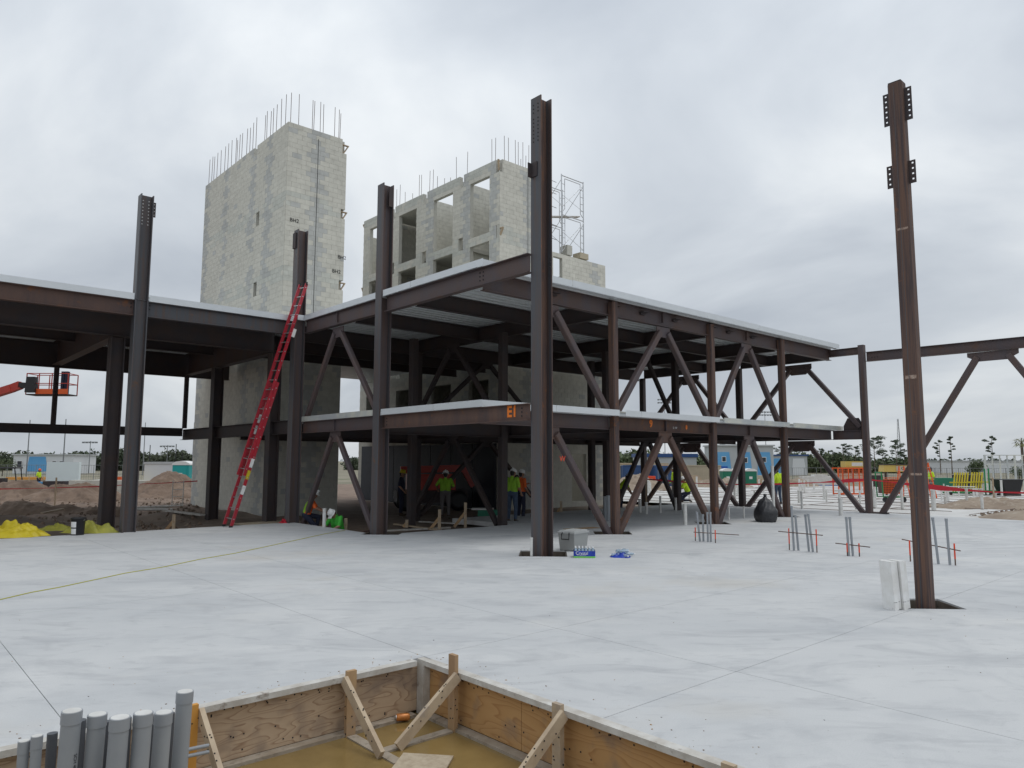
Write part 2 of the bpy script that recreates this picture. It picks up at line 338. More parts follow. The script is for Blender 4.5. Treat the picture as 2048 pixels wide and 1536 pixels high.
def face_M(pos, xdir, zdir=(0, 0, 1)):
    """text plane: x along xdir, y along zdir"""
    x = Vector(xdir).normalized(); y = Vector(zdir); y = (y - x * y.dot(x)).normalized(); z = x.cross(y)
    M = Matrix((x, y, z)).transposed().to_4x4(); M.translation = Vector(pos); return M

# ================================================================ GROUND
def sstep(a, b, x):
    t = max(0., min(1., (x - a) / (b - a))); return t * t * (3 - 2 * t)
def ground_h(u, v):
    r = math.hypot(u, v)
    h = -.24 - sstep(45, 80, r) * 1.0
    inpit = (1 - sstep(4.3, 4.8, u)) * sstep(-2.6, -2.0, u) * (1 - sstep(6.2, 6.7, v)) * sstep(.2, .7, v)
    h -= .5 * inpit
    h -= .5 * math.exp(-(((u - 11.2) / .9) ** 2 + ((v - 19.6) / 1.2) ** 2) ** 2)
    if r > 18:
        soil = sstep(22, 24, v) * (1 - sstep(11, 13, u)) + sstep(28.5, 30, u) * (1 - sstep(6, 9, v)) * .5
        h += min(1, soil) * (.18 * nz(u, v, .35) + .10 * nz(u, v, 1.3) + .05 * nz(u, v, 4)) * (1 - sstep(60, 90, r))
        # darker bank behind the slab on the left, low sand bank on the right
        h += .42 * math.exp(-((v - 27.5) / 1.6) ** 2) * (1 - sstep(3.5, 6.0, u)) * (.8 + .5 * nz(u, v, .5))
        h += .55 * sstep(28.6, 31.5, u) * (1 - sstep(33, 38, u)) * (1 - sstep(6.5, 10.5, v)) * (.75 + .6 * nz(u, v, .35))
    return h
def ground():
    mb = MB(); n = 480; rs = [0.0]; r = .6
    while r < 3000: rs.append(r); r *= 1.018 if 18 < r < 60 else 1.09
    vv = []; ff = []; mi = []
    mb.m('dirt'); mb.m('mud'); mb.m('sand'); mb.m('field')
    for r in rs:
        for k in range(n):
            a = 2 * PI * k / n; u, v = r * math.cos(a), r * math.sin(a); vv.append((u, v, ground_h(u, v)))
    for i in range(len(rs) - 1):
        for k in range(n):
            ff.append((i * n + k, (i + 1) * n + k, (i + 1) * n + (k + 1) % n, i * n + (k + 1) % n))
            r = rs[i]; a = 2 * PI * (k + .5) / n; u, v = r * math.cos(a), r * math.sin(a)
            mi.append(3 if r > 95 else 2 if (u > 24 and v < 40) else 1 if (v < 30 + 1.2 * nz(u, v, .3)) else 0)
    mb.v = vv; mb.f = ff; mb.mi = mi; mb.sm = [True] * len(ff)
    return S(mb.build('ground'))
ground()

# ================================================================ CONCRETE SLAB (panels between the saw cuts, column block-outs left open)
slab = S(empty('slab'))
DIAM = [(10.72, 11.0), (10.55, 16.85), (15.2, 12.95), (19.95, 12.95), (24.3, 12.95)]   # diamond block-outs
DSIDE = {c: .98 for c in DIAM}; _m = gz(1877, 1218); _h = .72 / math.sqrt(2); _c = (_m.x + _h / 2, _m.y + _h / 2); DIAM.append(_c); DSIDE[_c] = .72
US = [-9, 1.27, 4.27, 6.1, 12.8, 20.2, 28.6]; VS = [-9, 1.2, 3.75, 6.04, 11.0, 16.5, 19.6, 21.55]
def has_slab(u, v):
    if -1.5 < u < 4.27 and 1.2 < v < 6.04: return False
    if u < 10.2: return v < 21.55
    if v > 19.6: return False
    if v > 16.5: return u > 14.9
    return True
def dia_mesh(c, side, z0, z1):
    h = side / math.sqrt(2); p = [(c[0] + h, c[1]), (c[0], c[1] + h), (c[0] - h, c[1]), (c[0], c[1] - h)]
    me = bpy.data.meshes.new('cut'); me.from_pydata([(x, y, z) for z in (z0, z1) for x, y in p], [], [(3, 2, 1, 0), (4, 5, 6, 7)] + [(i, (i + 1) % 4, 4 + (i + 1) % 4, 4 + i) for i in range(4)])
    o = bpy.data.objects.new('cut', me); COL.objects.link(o); return o
def slab_panels():
    us = sorted(US + [10.2, 14.9, -1.5]); G = .003
    for i in range(len(VS) - 1):
        j = 0
        while j < len(us) - 1:
            u0, v0, v1 = us[j], VS[i], VS[i + 1]
            if not has_slab((us[j] + us[j + 1]) / 2, (v0 + v1) / 2): j += 1; continue
            k = j + 1
            while k < len(us) - 1 and us[k] not in US and has_slab((us[k] + us[k + 1]) / 2, (v0 + v1) / 2): k += 1
            u1 = us[k]; j = k
            mb = MB(); mb.bb((u0 + G, v0 + G, -.14), (u1 - G, v1 - G, 0), 'concrete')
            o = mb.build('panel')
            cuts = []
            for c in DIAM:
                if c[0] + .7 > u0 and c[0] - .7 < u1 and c[1] + .7 > v0 and c[1] - .7 < v1:
                    q = dia_mesh(c, DSIDE[c], -.5, .5); md = o.modifiers.new('b', 'BOOLEAN'); md.operation = 'DIFFERENCE'; md.object = q; md.solver = 'EXACT'; cuts.append(q)
            if cuts:
                me = bpy.data.meshes.new_from_object(o.evaluated_get(bpy.context.evaluated_depsgraph_get())); o.modifiers.clear(); o.data = me
                for q in cuts: bpy.data.objects.remove(q)
            o.parent = slab
slab_panels()
# floor of the saw cuts / sub-slab, with the same openings left out
mb = MB()
mb.bb((-9, 6.14, -.22), (10.1, 10.2, -.145), 'mortar'); mb.bb((4.4, -9, -.22), (9.9, 6.1, -.145), 'mortar'); mb.bb((12.0, -9, -.22), (28.5, 11.9, -.145), 'mortar')
mb.build('sub_slab', slab)
# cooked pits inside block-outs are the ground itself; small plywood strips lie in three of them
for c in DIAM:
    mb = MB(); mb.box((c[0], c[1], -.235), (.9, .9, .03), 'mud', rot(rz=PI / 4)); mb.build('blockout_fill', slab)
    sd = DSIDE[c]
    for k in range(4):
        M_ = rot(rz=PI / 4 + k * PI / 2); mb = MB(); mb.box(Vector((c[0], c[1], -.13)) + M_ @ Vector((sd / 2 - .012, 0, 0)), (.018, sd - .05, .22), 'shade_board', M_); mb.build('blockout_shade', slab)  # added dark boards stand in for shade on the concrete faces

# ================================================================ FORMED PIT IN THE FOREGROUND
w_ = MB(); w_.bb((-2.3, .4, -.60), (4.4, 6.2, -.50), 'water'); S(w_.build('puddle_water'))
form = T(empty('formwork', (4.2, 6.0, -.5)), 'plywood and lumber formwork lining the muddy pit in the foreground', 'formwork')
def fpart(name, f, parent=form): mb = MB(); f(mb); return mb.build(name, parent)
VF, UF, ZB = 6.04, 4.27, -.50          # form faces: v = VF (left run), u = UF (right run)
for a, b in ((-1.45, 1.72), (1.725, 4.20)):
    fpart('plywood_panel', lambda m, a=a, b=b: m.bb((a, VF - .022, ZB + .03), (b, VF - .003, -.045), 'ply_grain'))
for a, b in ((4.62, 6.0), (2.95, 4.615), (1.25, 2.945)):
    fpart('plywood_panel', lambda m, a=a, b=b: m.bb((UF - .022, a, ZB + .03), (UF - .003, b, -.045), 'ply_orange')) if a < 5.9 else None
# top rails (pale, cement splashed) and bottom plates
fpart('top_rail', lambda m: m.bb((-1.45, VF - .095, -.043), (4.12, VF - .002, .004), 'lumber_grey'))
fpart('top_rail', lambda m: m.bb((UF - .095, 1.25, -.043), (UF - .002, 5.91, .003), 'lumber_grey'))
fpart('bottom_plate', lambda m: m.bb((-1.45, VF - .125, ZB - .02), (4.10, VF - .026, ZB + .028), 'lumber_sill'))
fpart('bottom_plate', lambda m: m.bb((UF - .125, 1.25, ZB - .02), (UF - .026, 5.90, ZB + .027), 'lumber_sill'))
fpart('corner_post', lambda m: m.bb((UF - .10, VF - .13, ZB), (UF - .024, VF - .024, .006), 'lumber_grey'))
# stakes with kickers: (position along the run, run, top height, stake material)
def stake_u(u, top, mt, sg=-1):      # on the left run, brace comes towards -v
    fpart('stake', lambda m: m.bb((u - .045, VF - .14, ZB - .08), (u + .045, VF - .098, top), mt))
    k = MB(); k.bar((u + sg * .065, VF - .12, -.015), (u + sg * .065, VF - .74, ZB + .03), .038, .09, 'lumber_pale', up=(0, .6, 1)); k.build('kicker', form)
    fpart('sill', lambda m: m.bb((u - .045, VF - .90, ZB - .03), (u + .045, VF - .15, ZB + .012), 'lumber_sill'))
def stake_v(v, top, mt):
    fpart('stake', lambda m: m.bb((UF - .14, v - .045, ZB - .08), (UF - .098, v + .045, top), mt))
    k = MB(); k.bar((UF - .12, v - .065, -.015), (UF - .74, v - .065, ZB + .03), .038, .09, 'lumber_pale', up=(.6, 0, 1)); k.build('kicker', form)
    fpart('sill', lambda m: m.bb((UF - .90, v - .045, ZB - .026), (UF - .15, v + .045, ZB + .016), 'lumber_sill'))
stake_u(3.40, .055, 'lumber'); stake_u(2.04, .05, 'plywood_gold', 1)
stake_v(5.42, .16, 'lumber'); stake_v(4.10, .05, 'lumber_pale'); stake_v(2.62, .045, 'lumber_pale')
# nail heads
nails = MB()
for _ in range(70):
    u = random.uniform(.6, 4.0); z = random.choice((-.08, -.1, -.3, -.42)); nails.box((u, VF - .0235, z + random.uniform(-.02, .02)), (.011, .004, .011), 'hole')
    v = random.uniform(2.0, 5.9); nails.box((UF - .0235, v, z + random.uniform(-.02, .02)), (.004, .011, .011), 'hole')
o = nails.build('nail_heads', form); o['kind'] = 'stuff'
mb = MB(); mb.box((0, 0, 0), (.52, .42, .015), 'osb', rot(0, .02, .2)); T(mb.build('board_offcut', None, tuple(gz(840, 1535, -.485)), .5), 'pale rectangular board offcut lying on the muddy pit water', 'board')
# drink can
mb = MB(); Mx = rot(ry=PI / 2); mb.lathe((0, 0, 0), [(.024, -.062), (.031, -.055), (.033, -.045), (.033, .045), (.027, .056), (.025, .061)], 'can_orange', 16, Mx)
can = T(mb.build('drink_can', None, tuple(gz(806, 1434, -.455)), -.5), 'orange drink can lying in the corner of the formed pit', 'can')
mb = MB(); mb.lathe((0, 0, 0), [(.0255, -.003), (.0255, .003)], 'alu', 16, Mx); inst(mb.data('lid'), 'lid', can, (-.063, 0, 0))
# grey PVC conduits standing in the pit
def conduit(p, top, r, label, tilt=(0, 0), cap=True, print_=None, mt='pvc_grey', group='grey conduits standing in the pit'):
    p = Vector((p[0], p[1], -.56)); o = empty('conduit_stub', p); T(o, label, 'conduit', group)
    q = Vector((p.x + tilt[0], p.y + tilt[1], top))
    mb = MB(); mb.tube([p, q], r, mt, 20); mb.build('pipe', o)
    if cap:
        d = (q - p).normalized(); c = MB(); c.tube([q - d * .062, q + d * .006], r * 1.07, 'pvc_cap', 20); c.build('cap', o)
        c = MB(); c.tube([q + d * .0062, q + d * .009], r * .93, 'pvc_white', 20); c.build('cap_top', o)
    if print_:
        d = (q - p).normalized(); side = (CAM - (p + q) / 2); side.z = 0; side.normalize(); ang = .75
        side = Matrix.Rotation(ang, 3, 'Z') @ side; M = face_M(p + d * .62 + side * (r + .0008), -d, d.cross(side) * 1)
        tx = text(print_, .028, 'black', o, M, 'printed_text', .0002)
    return o
rowx = [(135, 1424, 4.45, .053, 'leftmost'), (186, 1431, 4.55, .051, 'second from the left'), (231, 1437, 4.45, .053, 'third from the left'), (278, 1428, 4.55, .052, 'fourth from the left'), (319, 1427, 4.75, .0505, 'fifth from the left'), (362, 1385, 4.95, .05, 'tallest, rightmost')]
for i, (x, y, D, r, w) in enumerate(rowx):
    p = at(x, y, D); lean = RIGHT * -.03
    conduit((p.x + lean.x * -0, p.y), p.z, r, 'large grey capped plastic conduit, %s of the front row in the pit' % w, tilt=(.02, -.015), print_='SCH 40 PVC CONDUIT' if i == 0 else None)
for i, (x, y, D, r) in enumerate([(160, 1440, 4.8, .036), (208, 1443, 4.9, .034), (252, 1436, 4.9, .034), (298, 1432, 4.95, .034), (340, 1426, 5.1, .03), (105, 1466, 4.75, .03)]):
    p = at(x, y, D); conduit((p.x, p.y), p.z, r, 'thin grey conduit, coloured as shaded, standing behind the gap after the %s' % ('first big capped conduit', 'second big capped conduit', 'third big capped conduit', 'fourth big capped conduit', 'fifth big capped conduit', 'two small conduits at the left')[i], cap=False, mt='pvc_shaded', group='shade-coloured conduits behind the big ones')
for i, (x, y, D, w) in enumerate([(48, 1484, 4.5, 'leftmost small'), (74, 1474, 4.5, 'second small')]):
    p = at(x, y, D); conduit((p.x, p.y), p.z, .03, '%s grey conduit with coupling, at the left edge of the pit' % w, cap=True)
for k, (y, w) in enumerate(((1497, 'upper'), (1510, 'lower'))):
    a, b = at(372, y + 3, 4.95), at(416, y - 6, 5.15); mb = MB(); mb.tube([a, b], .012, 'pvc_grey', 10); T(mb.build('cross_pipe'), '%s thin grey pipe running sideways between tall conduit and kicker board' % w, 'pipe')

# ================================================================ BLOCK TOWERS
CH = .2032
def pu(x, y, u):
    d = ray(x, y); return CAM + d * (u / d.x)
def pv(x, y, v):
    d = ray(x, y); return CAM + d * (v / d.y)
class Wall:
    """collects courses of blocks; biggest 300 in view become parts of their own, the rest one part"""
    def __init__(s, thing): s.t = thing; s.core = MB(); s.blocks = []
    def run(s, axis, fixed, a0, a1, z0, z1, openings=(), out=-1, thick=.19, strips=(), bonds=(), face=True):
        n = int(round((z1 - z0) / CH))
        for k in range(n):
            zl = z0 + k * CH; zm = zl + CH / 2
            iv = [(a0, a1)]
            for (b0, b1, y0, y1) in openings:
                if y0 < zm < y1:
                    nv = []
                    for (p, q) in iv:
                        if b1 <= p or b0 >= q: nv.append((p, q)); continue
                        if b0 > p: nv.append((p, b0))
                        if b1 < q: nv.append((b1, q))
                    iv = nv
            for (p, q) in iv:
                if q - p < .04: continue
                lo, hi = sorted((fixed, fixed - out * thick)); e_ = .004
                if axis == 'u': s.core.bb((p, lo + .001, zl), (q, hi, zl + CH), 'mortar')
                else: s.core.bb((lo + .001, p, zl), (hi, q, zl + CH), 'mortar')
                if not face: continue
                x = math.floor((p - a0) / .4064) * .4064 + a0 - (.2032 if k % 2 else 0)
                while x < q:
                    c0, c1 = max(x, p), min(x + .4064, q); x += .4064
                    if c1 - c0 < .05: continue
                    cm = (c0 + c1) / 2; mt = 'cmu'
                    if any(abs(zm - bz) < .31 for bz in bonds) and random.random() < .75: mt = 'cmu_bond'
                    for sx in strips:
                        if abs(cm - sx) < (.34 if (k % 4) < 2 else .2) and random.random() < .85: mt = 'cmu_grey'
                    if random.random() < .02: mt = 'cmu_grey'
                    s.blocks.append((axis, fixed, out, c0 + e_, c1 - e_, zl, mt))
    def finish(s, vis=lambda b: True):
        s.core.build('wall_core', s.t)
        def dist(b):
            p = Vector(((b[3] + b[4]) / 2, b[1], b[5])) if b[0] == 'u' else Vector((b[1], (b[3] + b[4]) / 2, b[5]))
            return (p - CAM).length + (0 if vis(b) and b[4] - b[3] > .3 else 1000)
        s.blocks.sort(key=dist); cache = {}; rest = MB()
        for i, (axis, fx, out_, c0, c1, z, mt) in enumerate(s.blocks):
            w = c1 - c0; h = CH - .006; d = .010; cm = (c0 + c1) / 2; pos = fx + out_ * d / 2 - out_ * .001
            loc = (cm, pos, z + CH / 2) if axis == 'u' else (pos, cm, z + CH / 2); size = (w, d, h) if axis == 'u' else (d, w, h)
            if i < 300:
                key = (axis, round(w, 3), mt)
                if key not in cache: q = MB(); q.box((0, 0, 0), size, mt); cache[key] = q.data('block')
                inst(cache[key], 'block', s.t, Vector(loc) - s.t.location)
            else: rest.box(loc, size, mt)
        o = rest.build('block_courses', s.t); o['kind'] = 'stuff'
def dowels(thing, lst):
    mb = MB(); mb.tube([(0, 0, 0), (0, 0, 1)], .011, 'rebar', 6); me = mb.data('rebar')
    for p, z0, z1 in lst:
        o = inst(me, 'rebar', thing, Vector((p[0], p[1], z0 - .25)) - thing.location); o.scale = (1, 1, z1 - z0 + .25); o.rotation_euler = (random.uniform(-.012, .012), random.uniform(-.012, .012), 0)
def bracket(thing, p, d):
    """small lumber triangle nailed beside a beam pocket; d = outward direction"""
    p = Vector(p); d = Vector(d); mb = MB()
    mb.bar(p + Vector((0, 0, .42)), p + d * .30 + Vector((0, 0, .42)), .09, .04, 'lumber_pale'); mb.bar(p + d * .27 + Vector((0, 0, .40)), p + d * .03, .09, .04, 'lumber_pale', up=d)
    mb.bar(p + d * .012 + Vector((0, 0, .40)), p + d * .012, .04, .02, 'lumber_pale', up=d); mb.build('form_bracket', thing)

tw = T(empty('block_tower', (13.3, 31.5, -.25)), 'tall narrow grey concrete block tower with rebar bristling from its top, behind the ladder', 'block tower')
W = Wall(tw); Z0 = -.4; ZT = Z0 + 78 * CH
bd = (6.1, 9.2, 12.3)
W.run('v', 12.0, 26.9, 36.25, Z0, ZT, [(29.45, 29.78, 11.85, 12.42), (29.45, 29.78, 8.75, 9.35), (29.95, 30.3, ZT - .42, ZT + 1)], -1, strips=(28.6, 30.3, 33.4, 35.9), bonds=bd)
W.run('u', 26.9, 12.0, 14.62, Z0, ZT, [(14.42, 15, ZT - .6, ZT - .05), (14.42, 15, 11.9, 12.45), (14.42, 15, 8.85, 9.4)], -1, strips=(13.31,), bonds=bd)
W.run('v', 14.62, 27.1, 36.25, Z0, ZT, (), 1, face=False); W.run('u', 36.25, 12.2, 14.42, Z0, ZT, (), 1, face=False)
W.finish(lambda b: b[5] > 6.4)
mb = MB(); mb.bb((13.306, 26.878, 6.2), (13.320, 26.90, ZT - .35), 'hole'); mb.build('control_joint', tw)
for z in (ZT - .62, 11.9, 8.85): bracket(tw, (14.46, 27.0, z), (1, 0, 0))
for x, y in ((589, 441), (684, 515), (673, 543)):
    p = pv(x, y, 26.87); text('BH2', .22, 'black', tw, face_M((p.x, 26.879, p.z), (1, 0, 0)), 'painted_mark')
dl = []
for x, y in zip((127, 145, 158, 178, 203, 227, 248, 272, 298, 305, 320, 337, 368, 388, 408, 429, 484, 498, 520, 537, 558, 590, 617, 650), (510, 490, 490, 465, 450, 425, 405, 385, 370, 385, 350, 340, 310, 305, 275, 240, 225, 200, 200, 180, 155, 120, 92, 82)):
    p = pu(380 + x / 3.2, 160 + y / 3.2, 12.1); dl.append(((12.1, min(p.y, 36.2)), ZT, max(p.z, ZT + .4)))
for x, y in zip((702, 788, 797, 839, 858, 930, 957, 963), (90, 130, 135, 140, 155, 175, 190, 215)):
    p = pv(380 + x / 3.2, 160 + y / 3.2, 27.0); dl.append(((min(p.x, 14.4), 27.0), ZT, max(p.z, ZT + .4)))
dowels(tw, dl)
mb = MB(); mb.tube([(11.9, 33.0, -.3), (11.9, 33.0, 5.2)], .05, 'pvc_white', 10); T(mb.build('riser_pipe'), 'pale vertical riser pipe against the shaded side of the tall block tower', 'pipe')

# second block building: stair core with window openings
U2, V2 = 20.63, 23.9; ZT2 = Z0 + 78 * CH - .1
cm2 = T(empty('block_building', (22, 29, -.25)), 'unfinished concrete block building with rows of window openings behind the near steel column', 'building')
W = Wall(cm2); ops = []
for lv in (0, 3.08, 6.15, 9.2, 12.27):
    for a, b in ((24.6, 26.0), (27.35, 28.92), (30.45, 32.05), (33.5, 35.0)): ops.append((a, b, lv, lv + 2.5))
for a, b in ((26.5, 26.82), (29.5, 29.84), (32.45, 32.8)): ops += [(a, b, 14.92, 20), (a + .04, b + .06, 11.78, 12.36), (a + .04, b + .06, 8.7, 9.3)]
ops += [(23.8, 24.14, 14.92, 20), (23.8, 24.12, 11.78, 12.36)]
W.run('v', U2, V2, 35.7, Z0, ZT2, ops, -1, strips=(24.35, 26.3, 29.2, 33.0), bonds=(9.1, 12.0, 6.1, 15.3))
W.run('u', V2, U2, 23.3, Z0, ZT2, [(U2 - .1, U2 + .16, 14.92, 20)], -1, strips=(22.35,), bonds=(9.1, 12.0))
W.run('u', V2, 23.3, 27.75, Z0, 11.85, [(24.0, 24.62, 9.3, 11.55), (25.2, 26.2, 0, 2.3)], -1, strips=(27.0,), bonds=(9.1,))
W.run('v', 23.3, V2 + .2, 26.6, Z0, 14.6, (), -1); W.run('v', 23.3, 26.6, 35.7, Z0, ZT2, (), -1)
W.run('u', 35.7, U2 + .2, 23.3, Z0, 14.6, (), -1); W.run('v', 27.75, V2 + .2, 30, Z0, 11.8, (), 1, face=False)
for v in (27.0, 30.0, 33.0): W.run('u', v + .1, U2 + .2, 23.1, 3, ZT2, (), -1)
W.finish(lambda b: b[5] > 7.5 and (b[0] == 'u' and b[1] < 24 or b[1] < 21))
mb = MB(); mb.bb((22.345, V2 - .022, 6.2), (22.358, V2, ZT2 - .3), 'hole'); mb.build('control_joint', cm2)
for z in (14.92, 11.8): bracket(cm2, (U2 + .05, V2 + .10, z), (0, -1, 0) if z < 12 else (-.6, -.5, 0))
for z in (14.9, 11.2): bracket(cm2, (U2 + .1, 35.65, z), (0, 1, 0))
dl = []
for x, y in ((307, 455), (357, 450), (380, 415), (420, 470), (476, 480), (527, 340), (545, 340), (605, 310), (631, 300), (663, 350), (718, 365), (763, 378), (810, 205), (890, 165), (1078, 70), (1104, 60)):
    p = pu(700 + x / 3.793, 260 + y / 3.793, U2 + .1); dl.append(((U2 + .1, p.y), ZT2, max(p.z, ZT2 + .35)))
for x, y in ((1173, 45), (1203, 60), (1256, 75), (1277, 90), (1297, 220), (1312, 95), (1333, 195), (1356, 115)):
    p = pv(700 + x / 3.793, 260 + y / 3.793, V2 + .1); dl.append(((p.x, V2 + .1), ZT2, max(p.z, ZT2 + .35)))
dowels(cm2, dl)
mb = MB(); mb.bb((25.0, V2 + .02, 11.86), (25.35, V2 + .5, 12.35), 'mortar'); mb.build('block_stack', cm2)
mb = MB(); mb.bb((25.9, V2 + .0, 11.86), (26.5, V2 + .5, 12.15), 'beige'); mb.build('block_stack', cm2)

for z, a, b in ((2.8, 24.1, 35.6), (5.9, 24.1, 35.6), (8.95, 24.1, 35.6), (12.0, 27.0, 35.6), (14.85, 30.15, 33.0)):
    mb = MB(); mb.bb((U2 + .21, a, z), (23.1, b, z + .18), 'mortar'); mb.build('shade_slab', cm2)  # slabs added inside to darken the window openings
for k in range(7):      # dark sheets added to put interior shade on the ground storey wall
    mb = MB(); mb.bb((U2 - .05, 24.0 + k * 1.62, -.2), (U2 - .03, 25.58 + k * 1.62, 2.66), 'sheet_shade'); mb.build('shade_sheet', cm2)

# tube scaffold on the low wall
sf = T(empty('scaffold', (25.4, V2 + .3, 11.86)), 'galvanised tube scaffold standing on the low block wall, right of the near column', 'scaffold')
def sframe(x0, x1, y, z):
    mb = MB(); h = 1.95
    for x in (x0, x1): mb.tube([(x, y, z), (x, y, z + h)], .03, 'alu', 6)
    mb.tube([(x0, y, z + h - .06), (x1, y, z + h - .06)], .024, 'alu', 6)
    w = .22
    for x, s_ in ((x0, 1), (x1, -1)):
        mb.tube([(x + s_ * w, y, z + h - .06 - .12), (x + s_ * w, y, z + .25), (x + s_ * .08, y, z + .12), (x, y, z + .1)], .018, 'alu', 6)
        for k in range(4): mb.tube([(x, y, z + .4 + k * .36), (x + s_ * w, y, z + .4 + k * .36)], .014, 'alu', 6)
    mb.tube([(x0 + w, y, z + h - .18), (x1 - w, y, z + h - .18)], .018, 'alu', 6); mb.build('end_frame', sf)
for lev in (0, 1.97):
    for y in (V2 + .05, V2 + 1.5): sframe(24.65, 26.2, y, 11.9 + lev)
    for x in (24.65, 26.2):
        mb = MB(); mb.tube([(x, V2 + .05, 12.3 + lev), (x, V2 + 1.5, 13.6 + lev)], .014, 'alu', 5); mb.tube([(x, V2 + .05, 13.6 + lev), (x, V2 + 1.5, 12.3 + lev)], .014, 'alu', 5); mb.build('cross_brace', sf)
    mb = MB(); mb.tube([(24.65, V2, 12.2 + lev), (26.2, V2, 13.7 + lev)], .016, 'alu', 5); mb.build('cross_brace', sf)
mb = MB(); mb.bar((23.4, V2 + .3, 13.45), (26.0, V2 + .2, 14.0), .25, .05, 'lumber_grey'); mb.build('plank', sf)
for x in (23.6, 24.2):
    mb = MB(); mb.tube([(x, V2 + .7, 11.9), (x, V2 + .7, 15.6)], .024, 'alu', 6); mb.build('standard', sf)
for z in (12.6, 13.3, 14.2, 14.9, 15.5):
    mb = MB(); mb.tube([(23.2, V2 + .7, z + .25), (24.65, V2 + .4, z)], .016, 'alu', 6); mb.build('guard_rail', sf)

# ================================================================ STEEL FRAME
ZU, ZL = 6.28, 3.09
fr = T(empty('steel_frame', (19, 17, -.25)), 'two storey rusty steel building frame with diagonal braces and metal deck', 'steel frame')
def recolor(o, rule):
    me = o.data
    for p in me.polygons:
        q = rule(p.normal)
        if q:
            i = me.materials.find(q)
            if i < 0: me.materials.append(MATS[q]); i = len(me.materials) - 1
            p.material_index = i
def wcol(u, v, z0, z1, mt='steel', d=.33, b=.31, parent=fr, mill=True, name='column'):
    mb = MB(); mb.ib((u, v, z0), (u, v, z1), d, b, mt, .026, .018, up=(1, 0, 0)); o = mb.build(name, parent)
    if mill: recolor(o, lambda n: 'steel_mill' if n.x < -.9 else None)
    return o
def hss(u, v, z0, z1, w=.2, mt='steel', parent=fr, name='column'):
    c = .025; h = w / 2
    mb = MB(); mb.prism((u, v, z0), (u, v, z1), [(-h + c, -h), (h - c, -h), (h, -h + c), (h, h - c), (h - c, h), (-h + c, h), (-h, h - c), (-h, -h + c)], mt, up=(1, 0, 0)); return mb.build(name, parent)
def beam(p0, p1, top, d, b=.18, mt='steel', tf=.016):
    mb = MB(); z0 = (top if not isinstance(top, tuple) else top[0]) - d / 2; z1 = (top if not isinstance(top, tuple) else top[1]) - d / 2
    mb.ib((p0[0], p0[1], z0), (p1[0], p1[1], z1), d, b, mt, tf, .012); return mb.build('beam', fr)
def brace(p0, p1, w=.15, mt='steel'):
    c = .02; h = w / 2; mb = MB(); d = Vector(p1) - Vector(p0)
    mb.prism(p0, p1, [(-h + c, -h), (h - c, -h), (h, -h + c), (h, h - c), (h - c, h), (-h + c, h), (-h, h - c), (-h, -h + c)], mt, up=(0, 0, 1) if abs(d.normalized().z) < .98 else (1, 0, 0)); return mb.build('brace', fr)
def gusset(c, axis, w, h, mt='steel', down=True):
    """plate hanging below (or standing above) point c, in the plane of axis"""
    c = Vector(c); a = Vector((1, 0, 0)) if axis == 'u' else Vector((0, 1, 0)); s_ = -1 if down else 1; z = Vector((0, 0, 1))
    mb = MB(); mb.poly([c - a * w / 2, c + a * w / 2, c + a * w / 2 + z * s_ * h * .45, c + a * w * .28 + z * s_ * h, c - a * w * .28 + z * s_ * h, c - a * w / 2 + z * s_ * h * .45], .025, mt); return mb.build('gusset_plate', fr)
def bolts(pts, nrm, parent, r=.022, mt='hole', t=.006, name='bolt_holes'):
    mb = MB(); nrm = Vector(nrm)
    for p in pts: mb.tube([Vector(p) - nrm * .004, Vector(p) + nrm * t], r, mt, 8)
    o = mb.build(name, parent); o['kind'] = 'stuff'; return o
def tab(parent, c, size, mt='steel', holes=()):
    mb = MB(); mb.box(c, size, mt); o = mb.build('connection_plate', parent); return o

# tall wide-flange columns
c1 = wcol(10.55, 10.85, -.6, 9.72, 'rust_col'); c1['label'] = 'tall near column, grey-blue on one flange and rusty elsewhere'
xf = 10.55 - .165
bolts([(xf, 10.85 + s_ * .07, 9.55 - k * .085 - (.06 if k > 2 else 0)) for k in range(10) for s_ in (-1, 1)], (-1, 0, 0), c1, .016)
tab(c1, (xf - .05, 10.98, 8.1), (.12, .02, .32), 'steel_dark'); tab(c1, (xf - .012, 10.9, 8.1), (.02, .2, .32), 'steel_dark')
bolts([(10.35 + .05 + k * .12, 10.85 - .16, ZU - .1 - j * .1) for k in (2,) for j in range(3)], (0, -1, 0), c1, .02)
c2 = wcol(10.36, 16.8, -.6, 9.45, 'steel_col')
tab(c2, (10.45, 16.66, 9.1), (.14, .02, .55), 'steel_dark')
c3 = wcol(10.10, 21.4, -.4, 9.2, 'steel_col'); tab(c3, (9.91, 21.45, 8.85), (.04, .2, .5), 'steel_dark')
c4 = wcol(5.5, 21.4, -.5, 9.2, 'steel_mill')
bolts([(5.5 + s_ * .075, 21.4 - .010, 9.05 - k * .095) for k in range(8) for s_ in (-1, 1)], (0, -1, 0), c4, .017, 'paint_white', .002)
tab(c4, (5.70, 21.4, 8.85), (.12, .02, .42), 'steel_dark')
bolts([(5.70 + .02, 21.386, 8.70 + k * .1) for k in range(4)], (0, -1, 0), c4, .014, 'paint_white', .002)
wcol(5.28, 22.7, -.5, 5.35, 'steel_dark', .36, .36, mill=False); wcol(9.95, 22.7, -.5, 5.35, 'steel_dark', .34, .34, mill=False)
wcol(9.95, 27.75, -.5, 5.35, 'steel_dark', .36, .36, mill=False)
